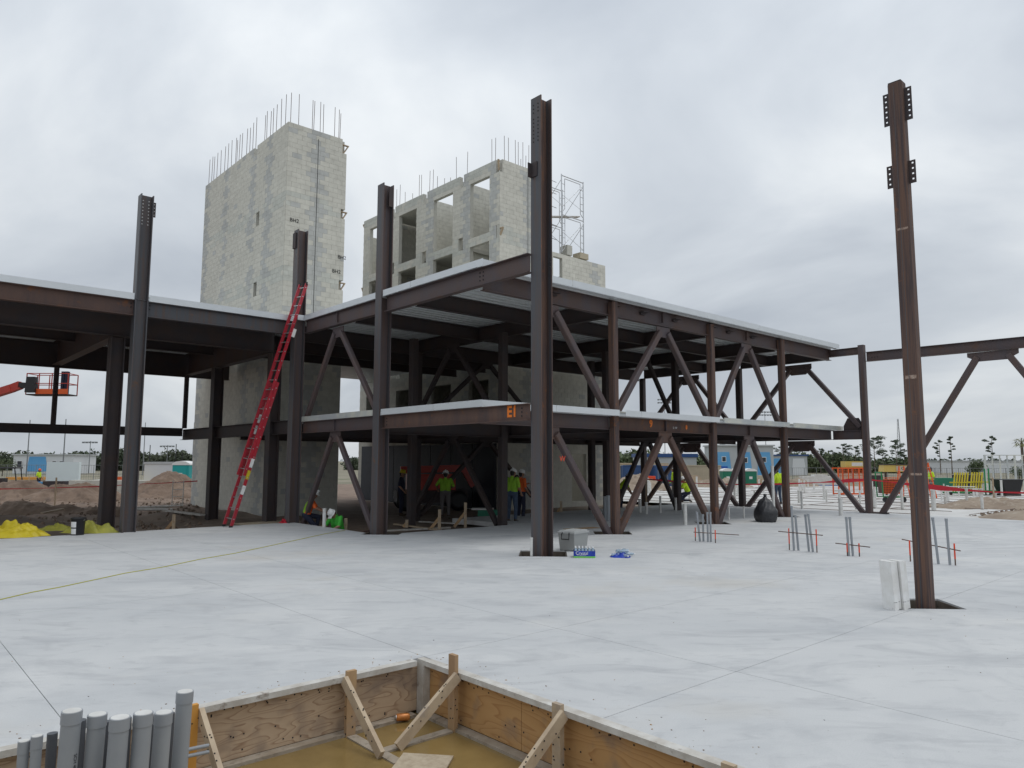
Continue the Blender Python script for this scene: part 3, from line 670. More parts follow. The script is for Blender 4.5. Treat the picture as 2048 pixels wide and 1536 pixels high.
# smaller tube columns
for u, v in ((15.1, 12.75), (19.87, 12.8), (24.25, 12.75)): hss(u, v, -.5, ZU - .07, .21, 'rust_col')
hss(28.15, 11.55, -.5, ZU + .02, .22, 'steel_col')
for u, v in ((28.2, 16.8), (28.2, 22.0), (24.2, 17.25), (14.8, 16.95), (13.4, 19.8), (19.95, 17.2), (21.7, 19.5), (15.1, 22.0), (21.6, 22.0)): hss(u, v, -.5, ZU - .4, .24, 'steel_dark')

# left-hand line of beams (x = 10.36)
for z, d, mt in ((ZU, .41, 'steel'), (ZL, .35, 'steel_rust')):
    beam((10.36, 11.0), (10.36, 16.62), z, d, .18, mt); beam((10.36, 16.98), (10.3, 21.22), z, d, .18, 'steel')
bolts([(10.36 - .008, 12.55 + a, ZU - .1 - k * .09) for a in (0, .12) for k in range(3)], (-1, 0, 0), fr, .02)
bolts([(10.36 - .008, 11.25, ZL - .09 - k * .08) for k in range(3)] + [(10.352, 16.5, ZL - .09 - k * .08) for k in range(3)], (-1, 0, 0), fr, .018)
for z in (ZU, ZL):
    mb = MB(); mb.bb((10.27, 19.22, z - .33), (10.35, 19.235, z - .02), 'steel'); mb.build('stiffener', fr)
# front line (y = 12.85)
segs = [(10.6, 15.0), (15.2, 19.77), (19.97, 24.15), (24.35, 28.14)]
for a, b in segs: beam((a, 12.85), (b, 12.85), ZL, .35, .16, 'steel_rust' if a == 15.2 else 'steel')
beam((10.6, 12.87), (28.3, 12.87), ZU + .0, .43, .18, 'steel')
mb = MB(); mb.ib((28.3, 12.87, ZU - .16), (28.3, 11.6, ZU - .16), .28, .16, 'steel', .016, .012); mb.build('beam', fr)
mb = MB(); mb.ib((28.15, 12.78, ZL - .18), (28.15, 11.65, ZL - .18), .35, .16, 'steel', .016, .012); mb.build('beam', fr)
for u in (12.9, 15.25, 16.5, 18.05, 20.0, 21.0, 22.5, 24.4):      # clip seats on the fascia beam
    mb = MB(); mb.bb((u - .13, 12.68, ZU - .155), (u + .13, 12.87, ZU - .135), 'steel_dark'); mb.bb((u - .10, 12.80, ZU - .21), (u + .10, 12.86, ZU - .155), 'steel_dark'); mb.build('clip_seat', fr)
for u, z in ((17.45, ZL), (22.05, ZL), (22.05, ZU), (17.4, ZU)):
    mb = MB(); mb.bb((u - .008, 12.765, z - .33), (u + .008, 12.845, z - .02), 'steel'); mb.build('stiffener', fr)
# right-hand line (x = 28.2) and the lower beam that runs on towards the right of the picture
for a, b in ((12.95, 16.7), (16.9, 21.9)):
    beam((28.2, a), (28.2, b), ZL, .35, .16, 'steel_dark'); beam((28.2, a), (28.2, b), ZU, .41, .18, 'steel_dark')
beam((28.2, 11.4), (28.2, .5), (6.02, 5.93), .36, .2, 'steel')
bolts([(28.19, 11.2 - k * .1, 5.8) for k in range(3)], (-1, 0, 0), fr, .018)
# interior beams
for u in (15.1, 19.87, 24.25):
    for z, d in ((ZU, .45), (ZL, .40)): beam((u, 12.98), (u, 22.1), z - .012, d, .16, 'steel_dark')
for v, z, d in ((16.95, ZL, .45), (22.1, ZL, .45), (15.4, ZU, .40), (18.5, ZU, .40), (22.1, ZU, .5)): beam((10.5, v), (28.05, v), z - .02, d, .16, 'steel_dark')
# left wing
beam((-22, 21.4), (5.33, 21.4), ZU - .06, .42, .2, 'steel_rust'); beam((5.67, 21.4), (9.93, 21.4), ZU - .06, .42, .2, 'steel_mill')
beam((-22, 22.7), (9.9, 22.7), ZU - .03, .86, .25, 'steel_dark')
for u in (5.28, 9.95): beam((u, 22.85), (u, 31.1), ZU - .05, .86, .3, 'steel')
beam((-22, 31.3), (11.7, 31.3), ZU - .05, .92, .25, 'steel_dark')
for v in (25.4, 28.2): beam((-22, v), (9.9, v), ZU - .02, .36, .14, 'steel_dark')
beam((-22, 31.3), (9.9, 31.3), 3.2, .33, .2, 'steel_dark'); beam((9.95, 31.4), (9.98, 21.6), 3.14, .42, .2, 'steel_dark')
for u in (5.33, 9.97):
    hss(u, 31.3, 3.2, 5.4, .16, 'steel_dark', name='post')
bolts([(5.33 - .06, 21.386, ZU - .15 - k * .1) for k in range(2)] + [(5.74, 21.386, ZU - .15 - k * .1) for k in range(2)], (0, -1, 0), fr, .02)

# braces: (axis, fixed coordinate, foot a, foot b, apex, z foot, z apex)
def vee(axis, fx, a, b, ap, z0, z1, mt='steel', w=.15, gus=(.62, .3), legs=(1, 1), off=.18):
    P = (lambda s_, z: (s_, fx, z)) if axis == 'u' else (lambda s_, z: (fx, s_, z))
    sg = 1 if b > a else -1
    if legs[0]: brace(P(a, z0), P(ap - sg * off, z1), w, mt)
    if legs[1]: brace(P(b, z0), P(ap + sg * off, z1), w, mt)
    gusset(P(ap, z1 + .16), axis, gus[0], gus[1], mt)
vA = 12.82
for lo, hi in ((-.05, 2.58), (3.2, 5.66)):
    vee('u', vA, 15.28, 19.68, 17.45, lo, hi, 'steel_rust' if lo < 1 else 'steel', .17)
    vee('u', vA, 20.06, 24.07, 22.05, lo, hi, 'steel', .17)
    vee('u', vA, 10.8, 14.92, 12.75, lo, hi, 'steel', .17, legs=(0, 1))
    vee('v', 10.36, 17.0, 21.15, 19.28, lo, hi, 'steel', .14)
    for a, b, ap in ((11.75, 16.6, 14.1), (17.0, 21.9, 19.35)): vee('v', 28.2, a, b, ap, lo, hi - .02, 'steel', .17, (1.1, .42), off=.32)
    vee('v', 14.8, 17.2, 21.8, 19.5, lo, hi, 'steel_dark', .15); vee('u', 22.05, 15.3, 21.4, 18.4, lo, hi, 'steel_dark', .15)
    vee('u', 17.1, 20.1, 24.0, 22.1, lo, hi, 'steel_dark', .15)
vee('v', 28.2, 11.15, 3.5, 7.3, -.05, 5.45, 'steel', .19, (1.5, .32), off=.45)
for u in (15.1, 19.87, 24.25): gusset((u, vA, 3.1), 'u', .7, .32, 'steel', False)
for u in (15.1, 19.87, 24.25): gusset((u, vA, -.08), 'u', .6, .25, 'steel_rust', False)
gusset((28.18, 12.0, 3.0), 'v', .75, .55, 'steel_dark', False)
mb = MB(); mb.bar((28.19, 11.75, .0), (28.19, 10.9, .0), .2, .08, 'steel_dark'); mb.build('base_plate', fr)

# corrugated metal deck, ribs along x
def deck(u0, u1, v0, v1, z, name='deck_sheet'):
    mb = MB(); vv = []; ff = []; v = v0; prof = []
    while v < v1: prof += [(v, z), (v + .15, z), (v + .165, z + .1), (v + .265, z + .1)]; v += .28
    prof = [p for p in prof if p[0] <= v1]
    for a, zz in prof: vv += [(u0, a, zz), (u1, a, zz)]
    for i in range(len(prof) - 1): ff.append((2 * i, 2 * i + 1, 2 * i + 3, 2 * i + 2))
    mb.add(vv, ff, 'deck'); return mb.build(name, fr)
for a, b in ((10.26, 15.0), (15.03, 19.8), (19.83, 24.2), (24.23, 28.3)):
    deck(a, b, 12.5, 22.2, ZU + .006); deck(a, b, 12.5, 22.2, ZL + .004)
for a, b in ((-22, -11), (-10.97, -5), (-4.97, .2), (.23, 5.2), (5.23, 10.0)): deck(a, b, 21.35, 31.5, ZU - .018)
for a, b in ((-22, -11), (-10.97, 0), (.03, 11.9)): deck(a, b, 31.52, 35.0, ZU - .018)  # back bay added out of view to darken the space beneath
for z in (ZU + .006, ZL + .004):
    deck(10.26, 11.9, 22.22, 31.2, z); deck(11.93, 20.5, 22.22, 26.8, z); deck(14.8, 20.5, 26.82, 35.0, z); deck(20.6, 27.9, 22.22, 23.8, z)
for v in (24.6, 26.7):
    for z, d in ((ZU, .5), (ZL, .42)): beam((10.5, v), (20.45, v), z - .02, d, .16, 'steel_dark')
# light concrete fill on the decks keeps the sky out except at the open rib ends
for (a, b, c, d, z) in ((10.3, 28.2, 12.62, 22.15, ZU + .112), (10.3, 28.2, 12.62, 22.15, ZL + .108), (10.3, 20.5, 22.2, 26.75, ZU + .112), (10.3, 20.5, 22.2, 26.75, ZL + .108), (14.8, 20.5, 26.8, 35, ZU + .112), (-22, 9.9, 21.5, 31.4, ZU + .085)):
    mb = MB(); mb.bb((a, c, z), (b, d, z + .03), 'mortar'); mb.build('deck_topping', fr)
def strip(p0, p1, z0, z1, mt='galv'):
    mb = MB(); d = (Vector(p1) - Vector(p0)).normalized() * .006; p0 = Vector(p0) + d; p1 = Vector(p1) - d
    mb.bar((p0.x, p0.y, (z0 + z1) / 2), (p1.x, p1.y, (z0 + z1) / 2), .004, z1 - z0, mt); return mb.build('edge_strip', fr)
zu0, zu1, zl0, zl1 = ZU + .004, ZU + .17, ZL + .004, ZL + .16
for a, b in ((12.4, 15.3), (15.3, 16.62), (16.98, 19.6), (19.6, 21.25)): strip((10.22, a), (10.22, b), zu0, zu1)
for a, b in ((12.4, 14.25), (14.25, 16.6), (17.0, 21.2)): strip((10.22, a), (10.22, b), zl0, zl1, 'galv' if b < 17 else 'galv_dull')
for a, b in ((10.22, 13.2), (13.2, 16.2), (16.2, 19.2), (19.2, 22.2), (22.2, 25.2), (25.2, 28.3)): strip((a, 12.45), (b, 12.45), zu0, zu1 + random.uniform(-.006, .012))
for a, b in ((10.22, 12.6), (12.6, 14.98), (15.22, 15.9), (15.9, 19.75), (19.99, 24.12), (24.38, 26.8), (26.8, 28.3)): strip((a, 12.45), (b, 12.45), zl0, zl1, 'galv' if a < 19 else 'galv_dull')
for a, b in ((-22, -5), (-5, 1.5), (1.5, 5.32), (5.68, 9.9)): strip((a, 21.27), (b, 21.27), ZU - .056, ZU + .12)
strip((10.0, 21.25), (10.22, 21.25), zu0, zu1)
# paint marks on the steel
def mark(body, x, y, axis, fx, size, mt):
    p = pu(x, y, fx) if axis == 'v' else pv(x, y, fx)
    return text(body, size, mt, fr, face_M(p, (0, -1, 0) if axis == 'v' else (1, 0, 0)), 'painted_mark', .0015, .012 if 'orange' in mt else 0.)
mark('E1', 1024, 824, 'v', 10.345, .33, 'paint_orange')
mark('9', 1302, 848, 'u', 12.835, .28, 'paint_orange'); mark('0', 1373, 855, 'u', 12.835, .16, 'paint_orange'); mark('I', 1703, 872, 'u', 12.70, .3, 'paint_red')
mark('u w', 1350, 855, 'u', 12.835, .14, 'paint_white'); mark('W', 1125, 918, 'u', 12.66, .2, 'paint_red')

# free-standing tube column on the right
rc = T(empty('steel_column', (10.68, 3.72, -.5)), 'freestanding rusty steel tube column with bolt-hole plates near its top, on the right', 'column')
hss(10.68, 3.72, -.5, 7.25, .19, 'rust_col', rc, 'shaft')
mb = MB(); mb.bb((10.5838, 3.728, -.2), (10.5848, 3.738, 7.2), 'steel_mill'); mb.build('weld_seam', rc)
for z_, h_ in ((3.02, .05), (1.72, .03), (5.1, .03)):
    mb = MB(); mb.bb((10.584, 3.64, z_), (10.5846, 3.78, z_ + h_), 'scuff'); mb.build('scuff_mark', rc)
mb = MB(); mb.box((10.68, 3.72, 7.26), (.17, .17, .02), 'steel_dark'); mb.build('cap_plate', rc)
def fin(z, n, side):
    """fin plate with punched holes: strips round each hole leave it open"""
    w, p, r = .095, .0765, .013; y0 = 3.72 + side * .095; y1 = y0 + side * w; h = p * n + .02; mb = MB(); u = 10.68
    ya, yb = sorted((y0, y1)); yc = y0 + side * .058
    mb.bb((u - .006, ya, z - .02), (u + .006, min(yc - r, yb) , z + h - .02), 'steel_dark'); mb.bb((u - .006, yc + r, z - .02), (u + .006, yb, z + h - .02), 'steel_dark')
    zz = z - .02
    for k in range(n):
        c = z + p * (k + .5); mb.bb((u - .006, yc - r, zz), (u + .006, yc + r, c - r), 'steel_dark'); zz = c + r
    mb.bb((u - .006, yc - r, zz), (u + .006, yc + r, z + h - .02), 'steel_dark'); mb.build('fin_plate', rc)
for s_ in (-1, 1): fin(6.70, 6, s_); fin(5.78, 4, s_)

# ================================================================ LADDER
def ladder():
    B = Vector((8.05, 21.18, .0)); Tp = Vector((10.10, 20.96, 7.34)); d = (Tp - B).normalized(); ln = (Tp - B).length
    side = Vector((.12, -.99, 0)); side = (side - d * side.dot(d)).normalized(); nrm = d.cross(side)
    t = T(empty('extension_ladder', B), 'long red extension ladder leaning from the slab to the upper deck', 'ladder')
    def section(s0, s1, w, off, name):
        for sg in (-1, 1):
            mb = MB(); mb.bar(B + d * s0 + side * sg * w + nrm * off, B + d * s1 + side * sg * w + nrm * off, .032, .092, 'ladder_red', up=nrm); mb.build(name, t)
        k = s0 + .2
        while k < s1 - .1:
            mb = MB(); mb.tube([B + d * k - side * (w + .02) + nrm * off, B + d * k + side * (w + .02) + nrm * off], .017, 'alu', 8); mb.build('rung', t); k += .305
    section(0.05, 4.4, .21, 0, 'base_rail'); section(1.5, ln, .185, -.088, 'fly_rail')
    for sg in (-1, 1):
        mb = MB(); mb.box(B + side * sg * .21 + Vector((0, 0, .03)), (.09, .06, .06), 'black'); mb.build('foot', t)
        mb = MB(); mb.box(Tp + side * sg * .185 - nrm * .088, (.05, .05, .1), 'black'); mb.build('end_cap', t)
    for s_, sg, c in ((1.1, 1, 'white'), (1.55, 1, 'yellow'), (1.9, 1, 'white'), (2.9, -1, 'white'), (3.25, -1, 'white'), (6.0, 1, 'white')):
        mb = MB(); p = B + d * s_ + side * sg * .21; mb.bar(p - d * .13, p + d * .13, .04, .092, c, up=nrm); mb.build('sticker', t)
ladder()

# ================================================================ PEOPLE
import numpy as np
def capsule(mb, p0, r0, p1, r1, n=10):
    p0, p1 = Vector(p0), Vector(p1); d = p1 - p0; ln = d.length
    d = d / ln if ln > 1e-6 else Vector((0, 0, 1)); a = d.cross(Vector((0, 0, 1)))
    if a.length < 1e-3: a = d.cross(Vector((1, 0, 0)))
    a.normalize(); b = d.cross(a); rings = []
    for k in range(1, 5): an = PI / 2 * (1 - k / 4.); rings.append((p0 - d * r0 * math.sin(an), r0 * math.cos(an)))
    for k in range(0, 4): an = PI / 2 * (k / 4.); rings.append((p1 + d * r1 * math.sin(an), r1 * math.cos(an)))
    vv = [p0 - d * r0]; ff = []
    for c, r in rings: vv += [c + a * r * math.cos(2 * PI * k / n) + b * r * math.sin(2 * PI * k / n) for k in range(n)]
    vv.append(p1 + d * r1); m_ = len(rings)
    for k in range(n): ff.append((0, 1 + (k + 1) % n, 1 + k)); ff.append((len(vv) - 1, 1 + (m_ - 1) * n + k, 1 + (m_ - 1) * n + (k + 1) % n))
    for i in range(m_ - 1):
        for k in range(n): ff.append((1 + i * n + k, 1 + i * n + (k + 1) % n, 1 + (i + 1) * n + (k + 1) % n, 1 + (i + 1) * n + k))
    mb.add(vv, ff, 'skin')
def person(label, pos, heading, J, shirt='shirt_lime', pants='jeans', hat='white', skin='skin', vest=None, voxel=.009, sleeves=.55):
    """J: joints in local metres (x right, y forward, z up)"""
    caps = []
    def C(a, ra, b, rb, m_): caps.append((Vector(a), ra, Vector(b), rb, m_))
    V = {k: Vector(v) for k, v in J.items()}
    pel, che, nek, hed = V['pelvis'], V['chest'], V['neck'], V['head']
    up = (hed - nek).normalized(); fwd = Vector((V.get('look', Vector((0, 1, 0))))); fwd = (fwd - up * fwd.dot(up)).normalized(); rt = fwd.cross(up)
    ax = (V['shR'] - V['shL']).normalized(); hx = (V['hipR'] - V['hipL']).normalized()
    for s_ in (-1, 1): C(pel + hx * s_ * .065, .125, che + ax * s_ * .07 - (che - pel) * .15, .135, shirt); C(che + ax * s_ * .07 - (che - pel) * .15, .135, (V['shR'] if s_ > 0 else V['shL']) - ax * s_ * .04 - Vector((0, 0, .02)), .075, shirt)
    C(che, .13, nek - up * .02, .07, shirt); C(pel + hx * .06, .135, pel - hx * .06, .135, pants)
    C(nek - up * .03, .056, hed - up * .04, .054, skin)
    C(hed + up * .03 - fwd * .012, .094, hed + up * .0 + fwd * .012, .086, skin); C(hed - up * .05 + fwd * .03, .066, hed - up * .085 + fwd * .05, .042, skin)
    C(hed + up * .02 - fwd * .035, .090, hed - up * .04 - fwd * .035, .066, 'hair')
    C(hed + fwd * .09 + up * .0, .012, hed + fwd * .108 - up * .03, .016, skin)
    for s_ in (-1, 1):
        C(hed + rt * s_ * .034 + fwd * .088 + up * .012, .012, hed + rt * s_ * .036 + fwd * .088 + up * .012, .012, 'eye')
        C(hed + rt * s_ * .086 + up * .012, .018, hed + rt * s_ * .088 - up * .022, .014, skin)
    C(hed - up * .062 + fwd * .084 - rt * .02, .010, hed - up * .062 + fwd * .084 + rt * .02, .010, 'lip')
    for sd, s_ in (('L', -1), ('R', 1)):
        sh, el, wr = V['sh' + sd], V['el' + sd], V['wr' + sd]; m_ = sh + (el - sh) * sleeves * 1.6 if sleeves < .62 else el
        C(sh, .066, m_, .056, shirt); C(m_, .046, el, .042, skin if sleeves < .9 else shirt); C(el, .043, wr, .030, skin if sleeves < .9 else shirt)
        hd = (wr - el).normalized(); pal = wr + hd * .085; ac = hd.cross(up if abs(hd.dot(up)) < .9 else fwd).normalized(); cu = hd.cross(ac) * -s_
        C(wr + hd * .01, .030, pal, .034, skin)
        for k, ln in enumerate((.064, .074, .070, .056)):
            b = pal + ac * (k - 1.5) * .021 + hd * .012; m2 = b + hd * ln * .55 + cu * .012; C(b, .0105, m2, .010, skin); C(m2, .010, m2 + hd * ln * .32 + cu * .032, .009, skin)
        b = wr + hd * .03 - ac * .03; m2 = b + hd * .035 - ac * .03 + cu * .01; C(b, .013, m2, .012, skin); C(m2, .012, m2 + hd * .035 + cu * .012, .010, skin)
        hp, kn, an, to = V['hip' + sd], V['kn' + sd], V['an' + sd], V['toe' + sd]
        C(hp, .098, kn, .066, pants); C(kn, .066, an, .052, pants); C(an + (kn - an) * .12, .054, an, .052, 'boot'); C(an - Vector((0, 0, .02)), .048, to, .042, 'boot')
    mb = MB()
    for a, ra, b, rb, _ in caps: capsule(mb, a, ra, b, rb)
    tmp = bpy.data.objects.new('tmp', mb.data('tmp')); COL.objects.link(tmp)
    md = tmp.modifiers.new('r', 'REMESH'); md.mode = 'VOXEL'; md.voxel_size = voxel; md.use_smooth_shade = True
    sm = tmp.modifiers.new('s', 'SMOOTH'); sm.factor = .5; sm.iterations = 2
    me = bpy.data.meshes.new_from_object(tmp.evaluated_get(bpy.context.evaluated_depsgraph_get())); bpy.data.objects.remove(tmp)
    n = len(me.polygons); cen = np.empty(n * 3); me.polygons.foreach_get('center', cen); cen = cen.reshape(-1, 3)
    best = np.full(n, 9e9); idx = np.zeros(n, int); names = []
    for a, ra, b, rb, m_ in caps:
        if m_ not in names: names.append(m_)
        A = np.array(a); D_ = np.array(b) - A; t_ = np.clip(((cen - A) @ D_) / max(1e-9, D_ @ D_), 0, 1)
        dd = np.linalg.norm(cen - A - t_[:, None] * D_, axis=1) - (ra + (rb - ra) * t_)
        if m_ in ('eye', 'lip'): dd -= .004
        k = dd < best; best[k] = dd[k]; idx[k] = names.index(m_)
    if vest:   # hi-vis front / bands on the torso
        names.append(vest); z = (cen - np.array(pel)) @ np.array((che - pel).normalized()); band = (idx == names.index(shirt)) & (((cen - np.array(che)) @ np.array(fwd)) > -.02)
        idx[band] = len(names) - 1
    me.materials.clear()
    for m_ in names: me.materials.append(MATS[m_])
    me.polygons.foreach_set('material_index', idx.astype(np.int32)); me.polygons.foreach_set('use_smooth', np.ones(n, bool)); me.update(); me.name = 'body'
    root = bpy.data.objects.new('person', me); COL.objects.link(root); root.location = pos; root.rotation_euler.z = heading - PI / 2
    T(root, label, 'person')
    if hat:
        M = Matrix((rt, fwd, up)).transposed(); q = MB()
        q.lathe(hed + up * .045, [(.128, -.012), (.132, -.004), (.112, .004), (.110, .04), (.098, .075), (.07, .105), (.03, .12), (.004, .124)], hat, 20, M)
        q.box(hed + up * .042 + fwd * .135, (.15, .07, .010), hat, M); q.box(hed + up * .115, (.025, .2, .10), hat, M)
        inst(q.data('hard_hat'), 'hard_hat', root, (0, 0, 0))
    return root
def stand(**k):
    J = dict(pelvis=(0, 0, .97), chest=(0, .0, 1.27), neck=(0, .0, 1.46), head=(0, .03, 1.60), shL=(-.185, 0, 1.41), shR=(.185, 0, 1.41), elL=(-.27, -.03, 1.14), elR=(.27, -.03, 1.14), wrL=(-.25, .14, .95), wrR=(.25, .14, .95),
             hipL=(-.095, 0, .91), hipR=(.095, 0, .91), knL=(-.12, .03, .49), knR=(.12, .03, .49), anL=(-.13, -.02, .09), anR=(.13, -.02, .09), toeL=(-.15, .15, .045), toeR=(.15, .15, .045)); J.update(k); return J
def kneel(**k):
    J = dict(pelvis=(0, 0, .50), chest=(0, .10, .80), neck=(0, .16, .98), head=(0, .22, 1.10), look=(0, 1, -.5), shL=(-.18, .13, .93), shR=(.18, .13, .93), elL=(-.25, .28, .70), elR=(.25, .28, .70), wrL=(-.16, .50, .60), wrR=(.14, .52, .58),
             hipL=(-.095, 0, .46), hipR=(.095, 0, .46), knL=(-.13, .36, .42), knR=(.12, .32, .10), anL=(-.13, .30, .07), anR=(.13, -.12, .10), toeL=(-.14, .46, .045), toeR=(.13, -.20, .045)); J.update(k); return J
HF = math.atan2(FW2.y, FW2.x)               # heading straight away from the camera
def foot(x, y, z): return tuple(gz(x, y, z))
GI = -.20
person('worker in lime green shirt and grey trousers seen from behind, under the lower deck', foot(890, 1038, GI), HF, stand(elL=(-.33, .02, 1.20), wrL=(-.30, .24, 1.08), elR=(.30, .05, 1.17), wrR=(.16, .28, 1.12)), 'shirt_lime', 'work_grey')
person('worker in lime green shirt, jeans and white hard hat just left of the near column', foot(1024, 1047, -.08), HF - .5, stand(head=(0, .06, 1.58), look=(0, 1, -.4)), 'shirt_lime', 'jeans')
person('worker in orange shirt half hidden behind the near column', foot(1042, 1041, -.16), HF - .9, stand(elL=(-.26, .12, 1.18), wrL=(-.1, .32, 1.25)), 'shirt_orange', 'navy')
person('kneeling worker in orange and green hi-vis vest beside the red ladder', tuple(at(612, 1050, 22.6).xy) + (-.24,), RZ + .2, kneel(), 'shirt_lime', 'navy', vest='shirt_orange')
person('worker in bright green shirt crouching low in the trench by wooden stakes', tuple(at(678, 1050, 21.6).xy) + (-.68,), HF + PI - .5, kneel(head=(.02, .26, 1.04), look=(0, .6, -.8)), 'shirt_green', 'navy')
person('worker in yellow hard hat standing in shadow near the red machine', tuple(at(803, 960, 28).xy) + (-.2,), RZ, stand(), 'navy', 'navy', 'yellow', voxel=.012)
person('worker in yellow vest bending beside a black bag, behind the first tube column', tuple(at(1241, 1000, 30.5).xy) + (-.22,), RZ - .3, stand(chest=(0, .16, 1.20), neck=(0, .25, 1.36), head=(0, .32, 1.46), shL=(-.18, .2, 1.32), shR=(.18, .2, 1.32), elL=(-.22, .3, 1.05), elR=(.22, .3, 1.05), wrL=(-.15, .42, .85), wrR=(.15, .42, .85)), 'shirt_yellow', 'navy', voxel=.012)
person('worker in fluorescent yellow shirt standing near the blue container', tuple(at(1349, 1000, 37).xy) + (-.12,), RZ + 2.6, stand(), 'shirt_yellow', 'work_grey', voxel=.012, sleeves=1)
person('worker in fluorescent shirt kneeling among white pipe stubs', tuple(at(1376, 1000, 36).xy) + (-.1,), RZ + PI, kneel(), 'shirt_yellow', 'navy', voxel=.012)
person('worker in yellow shirt and blue jeans behind the black rubbish bag', tuple(at(1557, 1000, 34.5).xy) + (-.12,), HF + .4, stand(head=(0, .07, 1.57)), 'shirt_yellow', 'jeans', voxel=.012, sleeves=1)
person('worker in green shirt beside the ladders and carts, right of the freestanding column', tuple(at(1864, 985, 45).xy) + (-.18,), RZ + PI, stand(), 'shirt_yellow', 'work_grey', 'black', voxel=.014)
person('distant worker in yellow hi-vis among debris on the far left', tuple(at(78, 950, 62).xy) + (-.6,), RZ, stand(), 'shirt_yellow', 'navy', 'orange', voxel=.016)

# ================================================================ THINGS ON THE SLAB
# cooler
ck = T(empty('cooler', gz(1149, 1103) + Vector((.2, .22, 0)), HF - .62), 'grey plastic cooler with black handle beside the near column', 'cooler')
mb = MB()
def taper(mb, x, y, z0, z1, k, mt):
    vv = [(sx * x * f, sy * y * f, z) for z, f in ((z0, k), (z1, 1)) for sx, sy in ((-.5, -.5), (.5, -.5), (.5, .5), (-.5, .5))]
    mb.add(vv, [(3, 2, 1, 0), (4, 5, 6, 7)] + [(i, (i + 1) % 4, 4 + (i + 1) % 4, 4 + i) for i in range(4)], mt)
taper(mb, .60, .40, .012, .36, .88, 'cooler'); inst(mb.data('body'), 'body', ck, (0, 0, 0))
mb = MB(); taper(mb, .63, .43, .362, .40, 1, 'cooler_lid'); taper(mb, .56, .36, .40, .425, 1.03, 'cooler_lid'); inst(mb.data('lid'), 'lid', ck, (0, 0, 0))
for x, y, in ((-.24, -.15), (.24, -.15), (.24, .15), (-.24, .15)):
    mb = MB(); mb.box((x, y, .008), (.05, .05, .016), 'black'); inst(mb.data('foot'), 'foot', ck, (0, 0, 0))
mb = MB(); mb.tube([(-.305, -.08, .39), (-.33, -.09, .36), (-.34, -.09, .25), (-.34, .09, .25), (-.33, .09, .36), (-.305, .08, .39)], .012, 'black', 8); inst(mb.data('handle'), 'handle', ck, (0, 0, 0))
# bottled water case
def bottle_mesh(mt='bottle'):
    mb = MB(); mb.lathe((0, 0, 0), [(.028, .0), (.032, .008), (.032, .12), (.030, .135), (.014, .178), (.013, .19)], mt, 12); mb.lathe((0, 0, .188), [(.015, 0), (.015, .016)], 'white', 10); return mb.data('bottle')
bm_ = bottle_mesh(); wc = T(empty('water_case', gz(1170, 1116) + Vector((.09, .1, 0)), RZ - .08), 'shrink-wrapped case of bottled water with blue Crystal label in front of the cooler', 'bottled water')
for i in range(6):
    for j in range(4): inst(bm_, 'bottle', wc, ((i - 2.5) * .068, (j - 1.5) * .068, .002))
mb = MB()
x, y = .212, .144
for z0, z1, mt, g in ((.0, .035, 'wrap_green', .001), (.0352, .135, 'wrap_blue', .002)):
    pr = [(-x - g, -y + .02), (-x + .02, -y - g), (x - .02, -y - g), (x + g, -y + .02), (x + g, y - .02), (x - .02, y + g), (-x + .02, y + g), (-x - g, y - .02)]
    mb.add([(a, b, z) for z in (z0, z1) for a, b in pr], [(i, (i + 1) % 8, 8 + (i + 1) % 8, 8 + i) for i in range(8)], mt)
wr = inst(mb.data('printed_wrap'), 'printed_wrap', wc, (0, 0, 0))
def inst_text(body, size, mt, parent, M, name='lettering'):
    o = text(body, size, mt, None, M, name); o.parent = parent; return o
inst_text('Crystal', .085, 'white', wc, face_M((-.05, -y - .0035, .092), (1, 0, 0))); mb = MB(); mb.bb((-.15, -y - .004, .055), (.03, -y - .0035, .061), 'white'); inst(mb.data('print_line'), 'print_line', wc, (0, 0, 0))
wb = T(empty('bottle_heap', gz(1246, 1115) + Vector((.06, .06, 0)), RZ), 'half empty torn pack of water bottles right of the full case', 'bottled water')
for i in range(9):
    o = inst(bm_, 'bottle', wb, (random.uniform(-.15, .13), random.uniform(-.1, .1), .045 + (.07 if i > 4 else 0))); o.rotation_euler = (PI / 2, random.uniform(-.3, .3), random.uniform(0, 6))
def crumple(name, cx, cy, rx, ry, h, mt, parent=None, seed=0, n=26, sharp=1.):
    mb = MB(); vv = []; ff = []
    for i in range(n + 1):
        for k in range(n * 2):
            t_ = i / n; a = 2 * PI * k / (n * 2); rr = t_ * (1 + .22 * nz(math.cos(a) * 2 + seed, math.sin(a) * 2, 1))
            x_, y_ = rr * rx * math.cos(a), rr * ry * math.sin(a)
            f = (1 - t_ ** 2.5) * (.40 + .75 * abs(nz(x_ * 1.6 / rx + seed, y_ * 1.6 / ry, .9))) + .34 * (.45 - abs(nz(x_ * 1.2 / rx + seed * 2, y_ / ry, 2.4 * sharp, 2))) * (1 - t_ * .75)
            vv.append((cx + x_, cy + y_, max(.004, h * f) if t_ < 1 else .002))
    m2 = n * 2
    for i in range(n):
        for k in range(m2): ff.append((i * m2 + k, (i + 1) * m2 + k, (i + 1) * m2 + (k + 1) % m2, i * m2 + (k + 1) % m2))
    mb.add(vv, ff, mt, True); return mb.data(name)
inst(crumple('torn_wrap', -.04, -.02, .22, .15, .09, 'wrap_blue', seed=3, n=14), 'torn_wrap', wb, (0, 0, 0))
